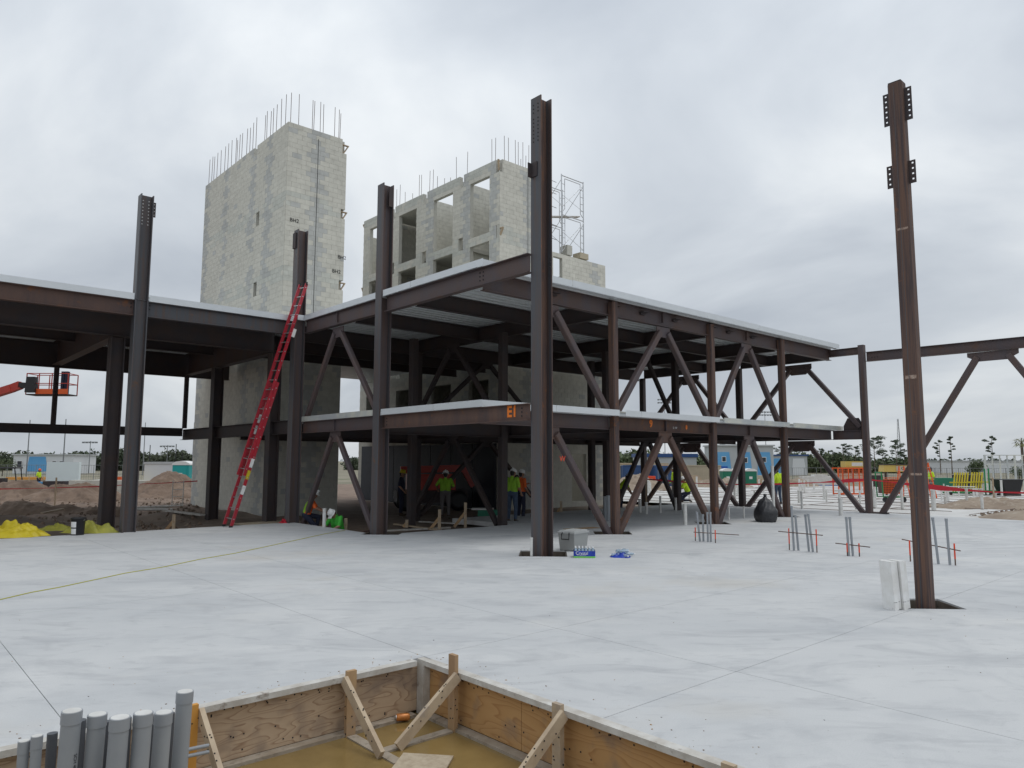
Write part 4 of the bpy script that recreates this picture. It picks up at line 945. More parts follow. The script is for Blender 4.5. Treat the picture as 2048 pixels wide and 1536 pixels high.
# rubbish bag
tb = gz(1536, 1045)
def bag():
    mb = MB(); n, m_ = 26, 36; vv = []; ff = []
    for i in range(n + 1):
        t_ = i / n; z = .78 * t_; r = (.37 + .05 * math.sin(t_ * 3.0)) * (1 - sstep(.35, .85, t_) * .45 - sstep(.8, 1, t_) * .4)
        for k in range(m_):
            a = 2 * PI * k / m_; q = r * (1 + .20 * nz(math.cos(a) * 1.5, math.sin(a) * 1.5 + z * 2.5, 1.3) + .10 * abs(math.sin(a * 7 + z * 3)) * sstep(.4, .9, t_))
            vv.append((q * math.cos(a) + .10 * t_ * t_, q * math.sin(a) * .85, z + .03 * nz(a, z, 2)))
    for i in range(n):
        for k in range(m_): ff.append((i * m_ + k, i * m_ + (k + 1) % m_, (i + 1) * m_ + (k + 1) % m_, (i + 1) * m_ + k))
    ff.append(tuple(range(m_ - 1, -1, -1))); mb.add(vv, ff, 'black_soft', True)
    t_ = T(empty('rubbish_bag', tb + Vector((.25, .2, 0)), .6), 'full black plastic rubbish bag standing on the slab by the third tube column', 'rubbish bag'); inst(mb.data('bag'), 'bag', t_, (0, 0, 0))
    mb = MB(); mb.lathe((0, 0, 0), [(.04, .74), (.045, .80), (.06, .86), (.03, .87)], 'black_soft', 14); inst(mb.data('tied_neck'), 'tied_neck', t_, (.09, 0, 0))
bag()
# bucket
bk = T(empty('bucket', gz(153, 1071) + Vector((.05, .15, 0)), RZ), 'black plastic bucket with white labels at the left slab edge', 'bucket')
mb = MB(); mb.lathe((0, 0, 0), [(.145, 0), (.165, .40), (.178, .405), (.178, .435), (.165, .44), (.16, .42), (.14, .03)], 'black', 24); inst(mb.data('shell'), 'shell', bk, (0, 0, 0))
for z in (.27, .10):
    mb = MB(); vv = []
    for k in range(7):
        a = -PI / 2 - .75 + k * .17; r = .1475 + .02 * (z + .0) / .4 + .004
        for zz in (z - .07, z + .07): rr = .145 + .02 * zz / .4 + .003; vv.append((rr * math.cos(a), rr * math.sin(a), zz))
    mb.add(vv, [(2 * k, 2 * k + 2, 2 * k + 3, 2 * k + 1) for k in range(6)], 'white'); inst(mb.data('label_sticker'), 'label_sticker', bk, (0, 0, 0))
mb = MB(); mb.tube([(-.172, 0, .40)] + [(-.172 * math.cos(a), -.10 * math.sin(a) , .40 - .12 * math.sin(a)) for a in (.5, 1.0, 1.57, 2.1, 2.6)] + [(.172, 0, .40)], .004, 'alu', 6); inst(mb.data('handle'), 'handle', bk, (0, 0, 0))
# yellow tarps
p = gz(30, 1074); o = bpy.data.objects.new('tarp', crumple('tarp', 0, 0, 1.0, .55, .46, 'yellow', seed=1, n=34, sharp=1.1)); COL.objects.link(o); o.location = p + Vector((-.05, .35, .002)); o.rotation_euler.z = RZ; T(o, 'crumpled bright yellow tarpaulin at the left edge of the slab', 'tarpaulin')
p = gz(200, 1067); o = bpy.data.objects.new('strap_pile', crumple('strap_pile', 0, 0, .72, .30, .30, 'yellow_dull', seed=6, n=26, sharp=1.6)); COL.objects.link(o); o.location = p + Vector((-.15, .45, .002)); o.rotation_euler.z = RZ; T(o, 'heap of dull yellow lifting straps between bucket and steel column', 'straps')
p = gz(118, 1062); o = bpy.data.objects.new('strap_pile', crumple('strap_pile', 0, 0, .5, .25, .20, 'yellow_dull', seed=9, n=22, sharp=1.8)); COL.objects.link(o); o.location = p + Vector((0, .3, .002)); o.rotation_euler.z = RZ; T(o, 'smaller heap of yellow straps left of the black bucket', 'straps')
# extension cord
pts = []
for x, y in ((-60, 1212), (0, 1200), (60, 1186), (120, 1175), (190, 1160), (250, 1147), (330, 1134), (400, 1119), (470, 1107), (540, 1092), (600, 1079), (650, 1068), (690, 1061)): q = gz(x, y); pts.append((q.x, q.y, .006))
mb = MB(); mb.tube(pts, .007, 'rope', 6); T(mb.build('power_cord'), 'yellow power cord lying across the slab towards the workers', 'cord')
# conduit stubs tied to rebar with red stakes
def stubs(label, pipes, bars, stakes):
    t = T(empty('conduit_group', gz(*pipes[0][:2])), label, 'conduits', 'conduit groups rising from the slab')
    for x, y, h, lean in pipes:
        a = gz(x, y); mb = MB(); b = a + Vector((0, 0, h)) + RIGHT * lean; mb.tube([a, b], .023, 'pvc_grey', 10); mb.tube([b - Vector((0, 0, .05)), b], .028, 'pvc_grey', 10); mb.build('conduit', t)
    for (x0, y0, z0), (x1, y1, z1) in bars:
        mb = MB(); mb.tube([gz(x0, y0) + Vector((0, 0, z0)), gz(x1, y1) + Vector((0, 0, z1))], .011, 'rebar', 6); mb.build('tie_bar', t)
    for x, y, h in stakes:
        a = gz(x, y); mb = MB(); mb.tube([a, a + Vector((0, 0, h * .45))], .013, 'rebar', 6); mb.tube([a + Vector((0, 0, h * .3)), a + Vector((0, 0, h))], .0145, 'paint_red', 6); mb.build('stake', t)
stubs('four grey conduits tied to a rebar beside the red stakes, nearest the near column', [(1400, 1083, .70, -.06), (1407, 1083, .64, 0), (1416, 1084, .70, 0), (1422, 1084, .70, 0)], [((1388, 1086, .25), (1478, 1080, .12))], [(1391, 1082, .32), (1431, 1086, .30)])
stubs('four tall grey conduits on a rebar cross between two red stakes, below the rubbish bag', [(1588, 1101, .95, -.02), (1597, 1101, .75, -.04), (1618, 1103, .78, -.05), (1626, 1104, .80, -.07)], [((1558, 1098, .38), (1647, 1108, .38))], [(1579, 1100, .46), (1634, 1105, .48)])
stubs('pair of grey conduits with a rebar cross and two short red stakes', [(1698, 1112, .78, -.02), (1706, 1112, .78, -.03)], [((1672, 1108, .22), (1741, 1117, .22))], [(1695, 1112, .26), (1719, 1113, .26)])
stubs('two separated grey conduits with a long rebar, right of the freestanding column', [(1877, 1128, .86, -.06), (1900, 1130, .85, -.02)], [((1806, 1118, .38), (1923, 1133, .28))], [(1821, 1123, .40), (1911, 1131, .40)])
# white pipe stubs near the frame
def stub(x, y, h, r, label, mt='pvc_white', z=0., parent=None):
    a = gz(x, y, z); mb = MB(); mb.tube([a, a + Vector((0, 0, h))], r, mt, 12); mb.lathe(a + Vector((0, 0, h - .03)), [(r * 1.12, 0), (r * 1.12, .035)], mt, 12); return T(mb.build('pipe_stub'), label, 'pipe', 'upright pipe stubs')
stub(1063, 1112, .36, .028, 'short white pipe stub at the foot of the near column')
stub(1371, 1050, .62, .055, 'white pipe stub between first and second tube columns')
stub(1682, 1031, .60, .07, 'thick white pipe stub just left of the far corner column')
stub(1604, 1018, .70, .045, 'grey-white pipe stub right of the third tube column')
stub(1458, 1040, .40, .035, 'short grey-white pipe stub behind the left end of the conduits'); stub(1488, 1036, .38, .03, 'short thin pipe stub left of the rubbish bag')
stub(1280, 1025, .5, .06, 'stubby pipe left of two thin pipes under the lower deck'); stub(1293, 1028, .42, .05, 'stubby pipe beside a taller twin under the lower deck'); stub(1321, 1026, .62, .04, 'thin white pipe under the lower deck between braces'); stub(1352, 1022, .5, .04, 'thin white pipe beside the dark interior column')
stub(1548, 1037, 1.75, .05, 'tall white pipe rising behind the black rubbish bag'); stub(648, 1056, .55, .05, 'white pipe stub beside the kneeling worker', z=-.02)
stub(1217, 1042, .8, .06, 'grey pipe standing behind the first tube column', 'pvc_grey'); stub(1211, 1040, .75, .06, 'second grey pipe behind the first tube column', 'pvc_grey')
# white foam boards leaning by the freestanding column
fb = T(empty('foam_boards', gz(1800, 1222) + Vector((.12, .08, 0)), RZ + .35), 'bundle of white foam boards standing on the slab beside the freestanding column', 'boards')
for k in range(4):
    mb = MB(); mb.box((0, 0, .31), (.062, .19, .62 - .02 * (k % 2)), 'foam', rot(.0, -.07, 0)); mb.bb((-.035, -.096, .10), (.028, -.0955, .104), 'hole'); inst(mb.data('board'), 'board', fb, (-.12 + k * .076, (k % 2) * .03, 0))
# plywood and lumber bits along the slab edge by the workers
def bit(name, label, p0, p1, w, h, mt, cat='lumber', up=(0, 0, 1)):
    mb = MB(); mb.bar(p0, p1, w, h, mt, up); return T(mb.build(name), label, cat)
for x, y, h, lab in ((820, 1050, .25, 'short wooden stake nearest the second tall column'), (886, 1055, .62, 'wooden stake with kicker in front of the green-shirted worker'), (938, 1050, .78, 'taller wooden stake right of the green-shirted worker'), (697, 1060, .42, 'wooden stake right of the crouching green worker'), (656, 1056, .38, 'wooden stake left of the crouching green worker'), (349, 1057, .5, 'wooden prop stake at the slab edge left of the ladder'), (1130, 1030, .6, 'wooden stake behind the near column on its right')):
    t = T(empty('edge_stake', gz(x, y, -.1)), lab, 'stake'); a = gz(x, y, -.1) + Vector((.05, .25, -.1))
    mb = MB(); mb.bar(a, a + Vector((0, 0, h)), .09, .04, 'lumber_pale', up=FW); mb.build('upright', t)
    mb = MB(); mb.bar(a + Vector((0, 0, h * .62)), a - RIGHT * h * .45 + Vector((0, 0, .02)), .04, .09, 'lumber', up=(0, 0, 1)); mb.build('kicker', t)
for k, (x, y, x1, y1) in enumerate(((760, 1062, 900, 1055), (790, 1048, 880, 1060), (700, 1068, 760, 1058), (840, 1043, 930, 1048), (1120, 1032, 1210, 1030), (1110, 1040, 1200, 1036))):
    bit('loose_board', 'loose %s on the dirt under the lower deck, %s' % (('grey board', 'pale board', 'rusty bar', 'thin board', 'brown board', 'long plank')[k], ('nearest the slab', 'crossing another', 'by the trench', 'by the green shirted worker', 'behind the near column', 'in front of the block wall')[k]), gz(x, y, -.16), gz(x1, y1, -.15), .14, .04, ('lumber_grey', 'lumber_pale', 'steel_rust', 'lumber_grey', 'lumber', 'lumber')[k], 'board')
mb = MB(); q = gz(1165, 1062); mb.box((0, 0, 0), (1.1, .3, .012), 'lumber'); o = T(mb.build('plywood_strip', None, q + Vector((.5, .5, .008)), -.15), 'orange-brown plywood strip beside the block-out of the first tube column', 'plywood')
mb = MB(); mb.box((0, 0, 0), (.95, .4, .015), 'plywood_gold'); T(mb.build('plywood_strip', None, Vector((10.75, 16.2, -.10)), .75), 'orange plywood piece in the block-out of the second tall column', 'plywood')
mb = MB(); mb.box((0, 0, 0), (1.9, .8, .02), 'osb'); T(mb.build('plywood_sheet', None, gz(570, 1044, 0) + Vector((-.3, .6, -.04)), .1), 'plywood sheet on the dirt beside the ladder foot', 'plywood')
# tool cart and red machine under the deck
tc_ = T(empty('tool_cart', gz(972, 1042, -.2) + Vector((.1, .1, 0)), RZ), 'low cart loaded with white and green boxes behind the taller wooden stake', 'cart')
mb = MB(); mb.bb((-.45, -.25, .12), (.45, .25, .16), 'steel_dark'); inst(mb.data('bed'), 'bed', tc_, (0, 0, 0))
mb = MB(); mb.bb((-.30, -.2, .165), (.42, .2, .38), 'green_pot'); inst(mb.data('box'), 'box', tc_, (0, 0, 0))
mb = MB(); mb.bb((-.52, -.22, .385), (.25, .2, .44), 'white_dirty'); inst(mb.data('white_board'), 'white_board', tc_, (0, 0, 0))
for x, y in ((-.38, -.2), (.38, -.2), (-.38, .2), (.38, .2)):
    mb = MB(); mb.lathe((x, y, .06), [(.06, -.02), (.06, .02)], 'black', 14, rot(rx=PI / 2)); inst(mb.data('wheel'), 'wheel', tc_, (0, 0, 0))
rm = T(empty('boom_lift', tuple(at(860, 1010, 32).xy) + (-.22,), RZ + .25), 'red boom lift parked in the shade under the lower deck', 'lift')
mb = MB(); mb.bb((-1.5, -.8, .35), (1.5, .8, .85), 'steel_dark'); inst(mb.data('chassis'), 'chassis', rm, (0, 0, 0))
mb = MB(); taper(mb, 2.0, 1.3, .87, 1.55, 1, 'lift_red'); inst(mb.data('turret'), 'turret', rm, (0, 0, 0))
mb = MB(); mb.bar((-1.3, 0, 1.72), (1.6, 0, 1.80), .24, .30, 'lift_red'); mb.bar((1.5, 0, 1.7), (1.9, 0, 1.0), .2, .24, 'lift_red'); inst(mb.data('boom'), 'boom', rm, (0, 0, 0))
for x in (-1.1, 1.1):
    for y in (-.75, .75): mb = MB(); mb.lathe((x, y, .42), [(.26, -.16), (.42, -.13), (.42, .13), (.26, .16)], 'black', 20, rot(rx=PI / 2)); inst(mb.data('wheel'), 'wheel', rm, (0, 0, 0))
# small red bag of rope by the column foot
o = bpy.data.objects.new('hose_coil', crumple('hose_coil', 0, 0, .22, .18, .2, 'red_tape', seed=12, n=14, sharp=2)); COL.objects.link(o); o.location = gz(578, 1050, -.05) + Vector((.0, .3, 0)); T(o, 'small red coiled hose at the foot of the column by the ladder', 'hose')

# ================================================================ SITE BEYOND
def place(name, me, p, rz=0, scale=None):
    o = bpy.data.objects.new(name, me); COL.objects.link(o); o.location = p; o.rotation_euler.z = rz
    if scale: o.scale = scale
    return o
def flat(x, D, z): q = at(x, 900, D); return Vector((q.x, q.y, z))
# membrane-covered pad with rebar and pipe stubs, beyond the frame on the right
mb = MB()
def gridsheet(mb, u0, u1, v0, v1, n, z, amp, mt):
    vv = []; ff = []
    for i in range(n + 1):
        for j in range(n + 1):
            u, v = u0 + (u1 - u0) * i / n, v0 + (v1 - v0) * j / n; vv.append((u, v, z + amp * nz(u, v, .5)))
    for i in range(n):
        for j in range(n): ff.append((i * (n + 1) + j, (i + 1) * (n + 1) + j, (i + 1) * (n + 1) + j + 1, i * (n + 1) + j + 1))
    mb.add(vv, ff, mt, True)
gridsheet(mb, 28.95, 60, 7.2, 33, 40, -.10, .02, 'membrane'); S(mb.build('foundation_pad'))
rb = MB()
for k in range(11): u = 29.8 + k * 2.7; rb.tube([(u, 8.2 + random.uniform(0, 3), -.05), (u + random.uniform(-.4, .4), 31 - random.uniform(0, 5), -.07)], .011, 'rebar', 4)
for k in range(7): v = 9 + k * 3.4; rb.tube([(30 + random.uniform(0, 3), v, -.03), (58 + random.uniform(-8, 0), v + random.uniform(-.4, .4), -.06)], .011, 'rebar', 4)
o = rb.build('rebar_mat'); o['kind'] = 'stuff'; o['label'] = 'mat of dark reinforcing bars laid over the white membrane'; o['category'] = 'rebar'
mb = MB(); mb.tube([(0, 0, -.3), (0, 0, 1)], .06, 'pvc_white', 10); mb.lathe((0, 0, .96), [(.068, 0), (.068, .045)], 'pvc_white', 10); pm = mb.data('pipe_stub')
lab = 'white pipe stub standing in the rebar mat on the far pad'
for k in range(70):
    u, v = random.uniform(30, 56), random.uniform(9, 31); h = random.choice((.45, .6, .6, .8, .95)); o = place('pipe_stub', pm, (u, v, -.1), 0, (random.choice((.7, 1, 1)),) * 2 + (h,)); T(o, lab, 'pipe', 'pipe stubs on the far pad')
for x, y, h, l in ((1852, 1020, .7, 'left of a pair of white pipes by the sand, right of the freestanding column'), (1868, 1022, .85, 'right of a pair of white pipes by the sand, right of the freestanding column'), (1963, 1013, .8, 'short thick white pipe standing in the sand bank')):
    stub(x, y, h, .09, l, z=-.1)
# sand heaps and dirt mounds
def mound(label, p, rx, ry, h, mt, seed, name='dirt_mound', rz=RZ):
    n = 64; vv = []; ff = []
    for i in range(n + 1):
        for k in range(n * 2):
            t_ = i / n; a = PI * k / n; x, y = t_ * rx * math.cos(a), t_ * ry * math.sin(a); q = 1 + .3 * nz(math.cos(a) + seed, math.sin(a), 1.2); x *= q; y *= q
            z = h * (1 - sstep(0, 1, t_)) * (1 + .35 * nz(x / rx + seed, y / ry, 1.5)) + (.16 * h * nz(x + seed * 3, y, .8, 6) + .07 * nz(x, y + seed, 3.2, 4)) * (1 - t_ * .5)
            vv.append((x, y, z - (.4 if i == n else 0)))
    m2 = n * 2
    for i in range(n):
        for k in range(m2): ff.append((i * m2 + k, (i + 1) * m2 + k, (i + 1) * m2 + (k + 1) % m2, i * m2 + (k + 1) % m2))
    mb = MB(); mb.add(vv, ff, mt, True); return T(place(name, mb.data(name), p, rz), label, 'dirt mound')
mound('large brown dirt mound in front of the teal portable toilet', flat(345, 44, -.5), 4.2, 3.5, 1.55, 'dirt', 1)
mound('long low brown dirt mound at the far left edge', flat(30, 40, -.5), 5.2, 2.6, 1.1, 'dirt', 4)
mound('brown dirt mound in front of the stacked block pallets', flat(150, 39, -.5), 4.4, 2.4, 1.0, 'dirt', 8)
mound('dark dirt bank just behind the left edge of the slab', flat(75, 29, -.5), 4.2, 1.6, .75, 'mud', 11)
mound('dark dirt bank behind the yellow straps and left column', flat(195, 28.5, -.5), 2.8, 1.3, .6, 'mud', 14)
mound('pale sand heap seen between the braces below the blue container', flat(1270, 52, -.4), 4.0, 3.0, 1.15, 'sand', 17)
mound('low sand heap behind the green portable toilets', flat(1440, 58, -.6), 4.5, 3.0, 1.2, 'sand', 20)
mound('low sand heap behind the worker in yellow and jeans', flat(1590, 60, -.6), 4.0, 2.4, .9, 'sand', 23)
mound('brown sand bank at the right edge beside the slab', flat(1985, 32.5, -.35), 5.2, 2.6, .75, 'sand', 26)

# pallets of blocks
mb = MB()
for k in range(3):
    for j in range(3): mb.bb((-.6 + k * .4 + .004, -.5, j * .31), (-.2 + k * .4 - .004, .5, j * .31 + .30), 'cmu')
pal = mb.data('block_cube'); mb = MB(); mb.bb((-.6, -.5, -.13), (.6, .5, -.01), 'lumber'); pl = mb.data('pallet')
for k, x in enumerate((170, 198, 232, 262, 290, 316)):
    t = T(empty('block_pallet', flat(x, 46, -.28), RZ + .06), 'pallet of grey concrete blocks, number %s from the left behind the dirt mounds' % ('one', 'two', 'three', 'four', 'five', 'six')[k], 'block pallet', 'pallets of blocks behind the dirt mounds')
    t['label'] = ('leftmost pallet of grey concrete blocks behind the dirt mounds', 'second pallet of grey blocks, left of the paired steel columns', 'pallet of grey blocks seen between the paired steel columns', 'pallet of grey blocks just right of the paired steel columns', 'pallet of grey blocks beside the large dirt mound', 'rightmost pallet of grey blocks, half behind the large mound')[k]
    inst(pal, 'block_cube', t, (0, 0, 0)); inst(pl, 'pallet', t, (0, 0, 0))
# white board, trailer, toilets, containers
def boxthing(name, label, cat, p, size, mt, rz=RZ, extra=None):
    t = T(empty(name, p, rz), label, cat); mb = MB(); x, y, z = size; mb.bb((-x / 2, -y / 2, 0), (x / 2, y / 2, z), mt); inst(mb.data('body'), 'body', t, (0, 0, 0))
    if extra: extra(t, x, y, z)
    return t
boxthing('white_panel', 'large white insulation panel standing behind the dirt mounds on the left', 'panel', flat(130, 52, -.8), (2.3, .25, 2.55), 'panel_white')
boxthing('storage_trailer', 'white storage trailer left of the teal portable toilet', 'trailer', flat(345, 62, -1.0), (3.4, 2.4, 2.55), 'white_wall', extra=lambda t, x, y, z: inst(MB().bb((-x / 2 - .05, -y / 2 - .05, z), (x / 2 + .05, y / 2 + .05, z + .2), 'grey_wall').data('roof'), 'roof', t, (0, 0, 0)))
def toilet(label, p, mt, rz=RZ, roof='white'):
    t = T(empty('portable_toilet', p, rz), label, 'portable toilet')
    q = MB(); q.bb((-.56, -.56, .1), (.56, .56, 2.02), mt); inst(q.data('cabin'), 'cabin', t, (0, 0, 0))
    q = MB(); q.bb((-.40, -.585, .18), (.40, -.562, 1.95), mt); d = inst(q.data('door'), 'door', t, (0, 0, 0))
    q = MB(); q.bb((-.2, -.592, 1.25), (.12, -.586, 1.5), 'white'); inst(q.data('notice'), 'notice', d, (0, 0, 0))
    q = MB(); pr = [(-.6, 2.02), (.6, 2.02), (.58, 2.12), (.35, 2.25), (0, 2.3), (-.35, 2.25), (-.58, 2.12)]; n = len(pr)
    q.add([(a, -.6, b) for a, b in pr] + [(a, .6, b) for a, b in pr], [tuple(range(n)), tuple(range(2 * n - 1, n - 1, -1))] + [(i + n, (i + 1) % n + n, (i + 1) % n, i) for i in range(n)], roof); inst(q.data('roof'), 'roof', t, (0, 0, 0))
    q = MB(); q.bb((-.58, -.58, 0), (.58, .58, .1), 'black'); inst(q.data('base'), 'base', t, (0, 0, 0))
toilet('teal portable toilet behind the large dirt mound', flat(371, 49.5, -.45), 'teal')
toilet('dark green portable toilet with white roof, left one of the pair', flat(1452, 74, -1.1), 'green_pot'); toilet('dark green portable toilet, right one of the pair behind a brace', flat(1474, 75, -1.1), 'green_pot'); toilet('dark green portable toilet standing apart to the right of the pair', flat(1497, 74, -1.1), 'green_pot')
def container(label, p, lx, mt, rz):
    t = T(empty('shipping_container', p, rz), label, 'container'); q = MB(); q.bb((-lx / 2, -1.2, .1), (lx / 2, 1.2, 2.55), mt); inst(q.data('shell'), 'shell', t, (0, 0, 0))
    q = MB(); n = int(lx / .28)
    for k in range(n): q.bb((-lx / 2 + .1 + k * .28, -1.235, .25), (-lx / 2 + .24 + k * .28, -1.202, 2.4), mt)
    inst(q.data('corrugation'), 'corrugation', t, (0, 0, 0))
    for s_ in (-1, 1):
        for z in (.1, 2.48): q = MB(); q.bb((-lx / 2 - .02, s_ * 1.22 - .06, z), (lx / 2 + .02, s_ * 1.22 + .06, z + .12), mt); inst(q.data('rail'), 'rail', t, (0, 0, 0))
    for k in range(2):
        q = MB(); q.bb((lx / 2 + .002, -1.15 + k * 1.16, .3), (lx / 2 + .05, -.02 + k * 1.16, 2.4), mt); d = inst(q.data('door'), 'door', t, (0, 0, 0))
        for j in (.3, .8): q = MB(); q.tube([(lx / 2 + .07, -1.15 + k * 1.16 + j, .3), (lx / 2 + .07, -1.15 + k * 1.16 + j, 2.4)], .025, 'alu', 6); inst(q.data('lock_rod'), 'lock_rod', d, (0, 0, 0))
container('blue shipping container with corrugated side seen between the first braces', flat(1279, 92, -1.2), 4.6, 'blue_box', RZ)
container('blue shipping container end with lock rods, right of the other blue one', flat(1325, 90, -1.2), 2.4, 'blue_box', RZ - PI / 2)
container('beige shipping container left of the green portable toilets', flat(1393, 96, -1.2), 5.6, 'beige', RZ); container('beige container end just right of the first tube column', flat(1236, 94, -1.2), 2.4, 'beige', RZ)
def stack(label, p, n, mt, rz=RZ, w=2.6):
    t = T(empty('lumber_stack', p, rz), label, 'lumber stack')
    for k in range(n): q = MB(); q.bb((-w / 2 + random.uniform(-.2, .2), -.6, k * .32), (w / 2 + random.uniform(-.2, .2), .6, k * .32 + .26), mt if k % 2 else 'lumber_pale'); inst(q.data('bundle'), 'bundle', t, (0, 0, 0))
for k, (x, D, n, l) in enumerate(((1243, 112, 9, 'tall lumber stack above the beige container end'), (1275, 112, 8, 'lumber stack above the blue corrugated container'), (1318, 112, 9, 'golden lumber stack above the blue container end'), (1345, 113, 7, 'lumber stack behind the interior column on the right'))): stack(l, flat(x, D, -1.2), n, 'plywood_gold' if k == 2 else 'lumber')
for k, (x, l) in enumerate(((1612, 'leftmost white wrapped pallet load under the pines'), (1636, 'middle white wrapped pallet load under the pines'), (1660, 'white wrapped pallet load left of the orange rack'), (1492, 'white wrapped load behind the green portable toilets'))):
    boxthing('wrapped_pallet', l, 'pallet load', flat(x, 88, -1.2), (1.5, 1.2, 1.35 + .2 * (k % 2)), 'white_dirty')
# buildings far behind
def building(label, x, D, z, w, h, dpt, mt, roof, rz=0, panels=(), wins=(), parap=.3):
    t = T(empty('far_building', flat(x, D, z) + Vector((FW2.x, FW2.y, 0)) * dpt / 2, RZ + rz), label, 'building')
    q = MB(); q.bb((-w / 2, -dpt / 2, 0), (w / 2, dpt / 2, h), mt); inst(q.data('wall'), 'wall', t, (0, 0, 0))
    q = MB(); q.bb((-w / 2 - .3, -dpt / 2 - .3, h), (w / 2 + .3, dpt / 2 + .3, h + parap), roof); inst(q.data('roof'), 'roof', t, (0, 0, 0))
    for a, b, z0, z1, m_ in panels: q = MB(); q.poly([(a, -dpt / 2 - .06, z0), (b, -dpt / 2 - .06, z0), (b - (b - a) * .15, -dpt / 2 - .06, z1), (a + (b - a) * .1, -dpt / 2 - .06, z1)], .1, m_, (0, 1, 0)); inst(q.data('wall_panel'), 'wall_panel', t, (0, 0, 0))
    for a, z0, ww, hh in wins:
        q = MB(); q.bb((a - ww / 2, -dpt / 2 - .16, z0), (a + ww / 2, -dpt / 2 - .12, z0 + hh), 'white'); f = inst(q.data('window'), 'window', t, (0, 0, 0))
        q = MB(); q.bb((a - ww / 2 + .1, -dpt / 2 - .18, z0 + .1), (a + ww / 2 - .1, -dpt / 2 - .162, z0 + hh - .1), 'glass'); inst(q.data('pane'), 'pane', f, (0, 0, 0))
    return t
b = building('flat-roofed building with light blue and white painted walls seen between the braces', 1488, 150, -1.4, 12.0, 6.4, 8, 'grey_wall', 'grey_wall', panels=((-5.8, -2.6, .2, 5.2, 'blue_wall'), (-1.3, 1.6, .2, 5.2, 'blue_wall'), (2.6, 5.7, .2, 5.2, 'blue_wall')), wins=((-4.2, 3.2, .9, 1.1), (.2, 3.0, .9, 1.1), (4.0, 3.1, .9, 1.1)))
for x in (-4, -3.4, 1.5): q = MB(); q.bb((x, -1, 6.7), (x + .5, -.5, 7.6), 'grey_wall'); inst(q.data('roof_vent'), 'roof_vent', b, (0, 0, 0))
q = MB(); q.bb((-4.9, -4.2, 0.2), (-3.5, -4.12, 2.3), 'blue_deep'); inst(q.data('door'), 'door', b, (0, 0, 0))
b = building('blue-roofed open shelter behind the lumber stacks', 1335, 165, -1.4, 13, 4.2, 8, 'grey_wall', 'blue_roof', parap=.8)
building('low blue building to the right of the light blue one', 1575, 170, -1.4, 9, 4.6, 8, 'grey_wall', 'blue_roof', panels=((-4, 0, .2, 4, 'blue_wall'), (.8, 4.2, .2, 4, 'white_wall')), wins=((-1, 1, 1, 1),))
b = building('long white building with blue mural and shallow roof, far left', 88, 165, -1.2, 13.5, 4.1, 9, 'white_wall', 'grey_wall', panels=((-3.6, 1.2, .5, 3.8, 'blue_wall'),), wins=((2.6, 1.6, 1, 1.3), (4.2, 1.6, 1, 1.3), (-5.2, 1.4, 1.2, 1.5)))
building('low pale building behind the fence, at the right edge', 2000, 210, -1.4, 34, 3.4, 8, 'white_wall', 'grey_wall')
# light poles
def pole(label, x, ytop, D, lights, z=-1.2, r=.11):
    b = flat(x, D, z); top = at(x, ytop, D).z; t = T(empty('light_pole', b, RZ), label, 'light pole'); h = top - z
    q = MB(); q.tube([(0, 0, 0), (0, 0, h)], r, 'pole', 8, r * .6); inst(q.data('mast'), 'mast', t, (0, 0, 0))
    for j in range(lights):
        q = MB(); q.bar((-1.6, 0, h - .2 - j * .8), (1.6, 0, h - .2 - j * .8), .1, .1, 'pole'); inst(q.data('crossarm'), 'crossarm', t, (0, 0, 0))
        for k in range(5): q = MB(); q.box((-1.5 + k * .75, -.25, h - .35 - j * .8), (.5, .3, .35), 'pole'); inst(q.data('lamp'), 'lamp', t, (0, 0, 0))
for a in (('light pole left of the white building with mural', 56, 840, 120, 0), ('thick light pole in front of the mural building', 128, 838, 110, 0), ('light pole with crossarm left of the paired columns', 180, 882, 170, 1), ('tall light pole right of the paired columns', 288, 845, 150, 0), ('light pole with crossarm behind the big dirt mound', 335, 890, 180, 1), ('light pole close to the block tower', 386, 845, 150, 0), ('sports light pole with two rows of lamps, upper storey between braces', 1330, 797, 190, 2), ('sports light pole with lamps right of the third tube column', 1532, 822, 200, 2)): pole(*a)
q = MB(); h = 22
for k in range(3): a = 2 * PI * k / 3; q.tube([(1.2 * math.cos(a), 1.2 * math.sin(a), 0), (.25 * math.cos(a), .25 * math.sin(a), h)], .09, 'pole', 5)
for j in range(14):
    z = j * h / 14; r = 1.2 - .95 * z / h; z2 = z + h / 14; r2 = 1.2 - .95 * z2 / h
    for k in range(3): a, b_ = 2 * PI * k / 3, 2 * PI * (k + 1) / 3; q.tube([(r * math.cos(a), r * math.sin(a), z), (r2 * math.cos(b_), r2 * math.sin(b_), z2)], .04, 'pole', 4); q.tube([(r * math.cos(a), r * math.sin(a), z), (r * math.cos(b_), r * math.sin(b_), z)], .04, 'pole', 4)
T(place('radio_mast', q.data('radio_mast'), flat(1799, 330, -1.2), 0, (1, 1, 1.02)), 'slim lattice radio mast behind the pines, left of the freestanding column', 'mast')
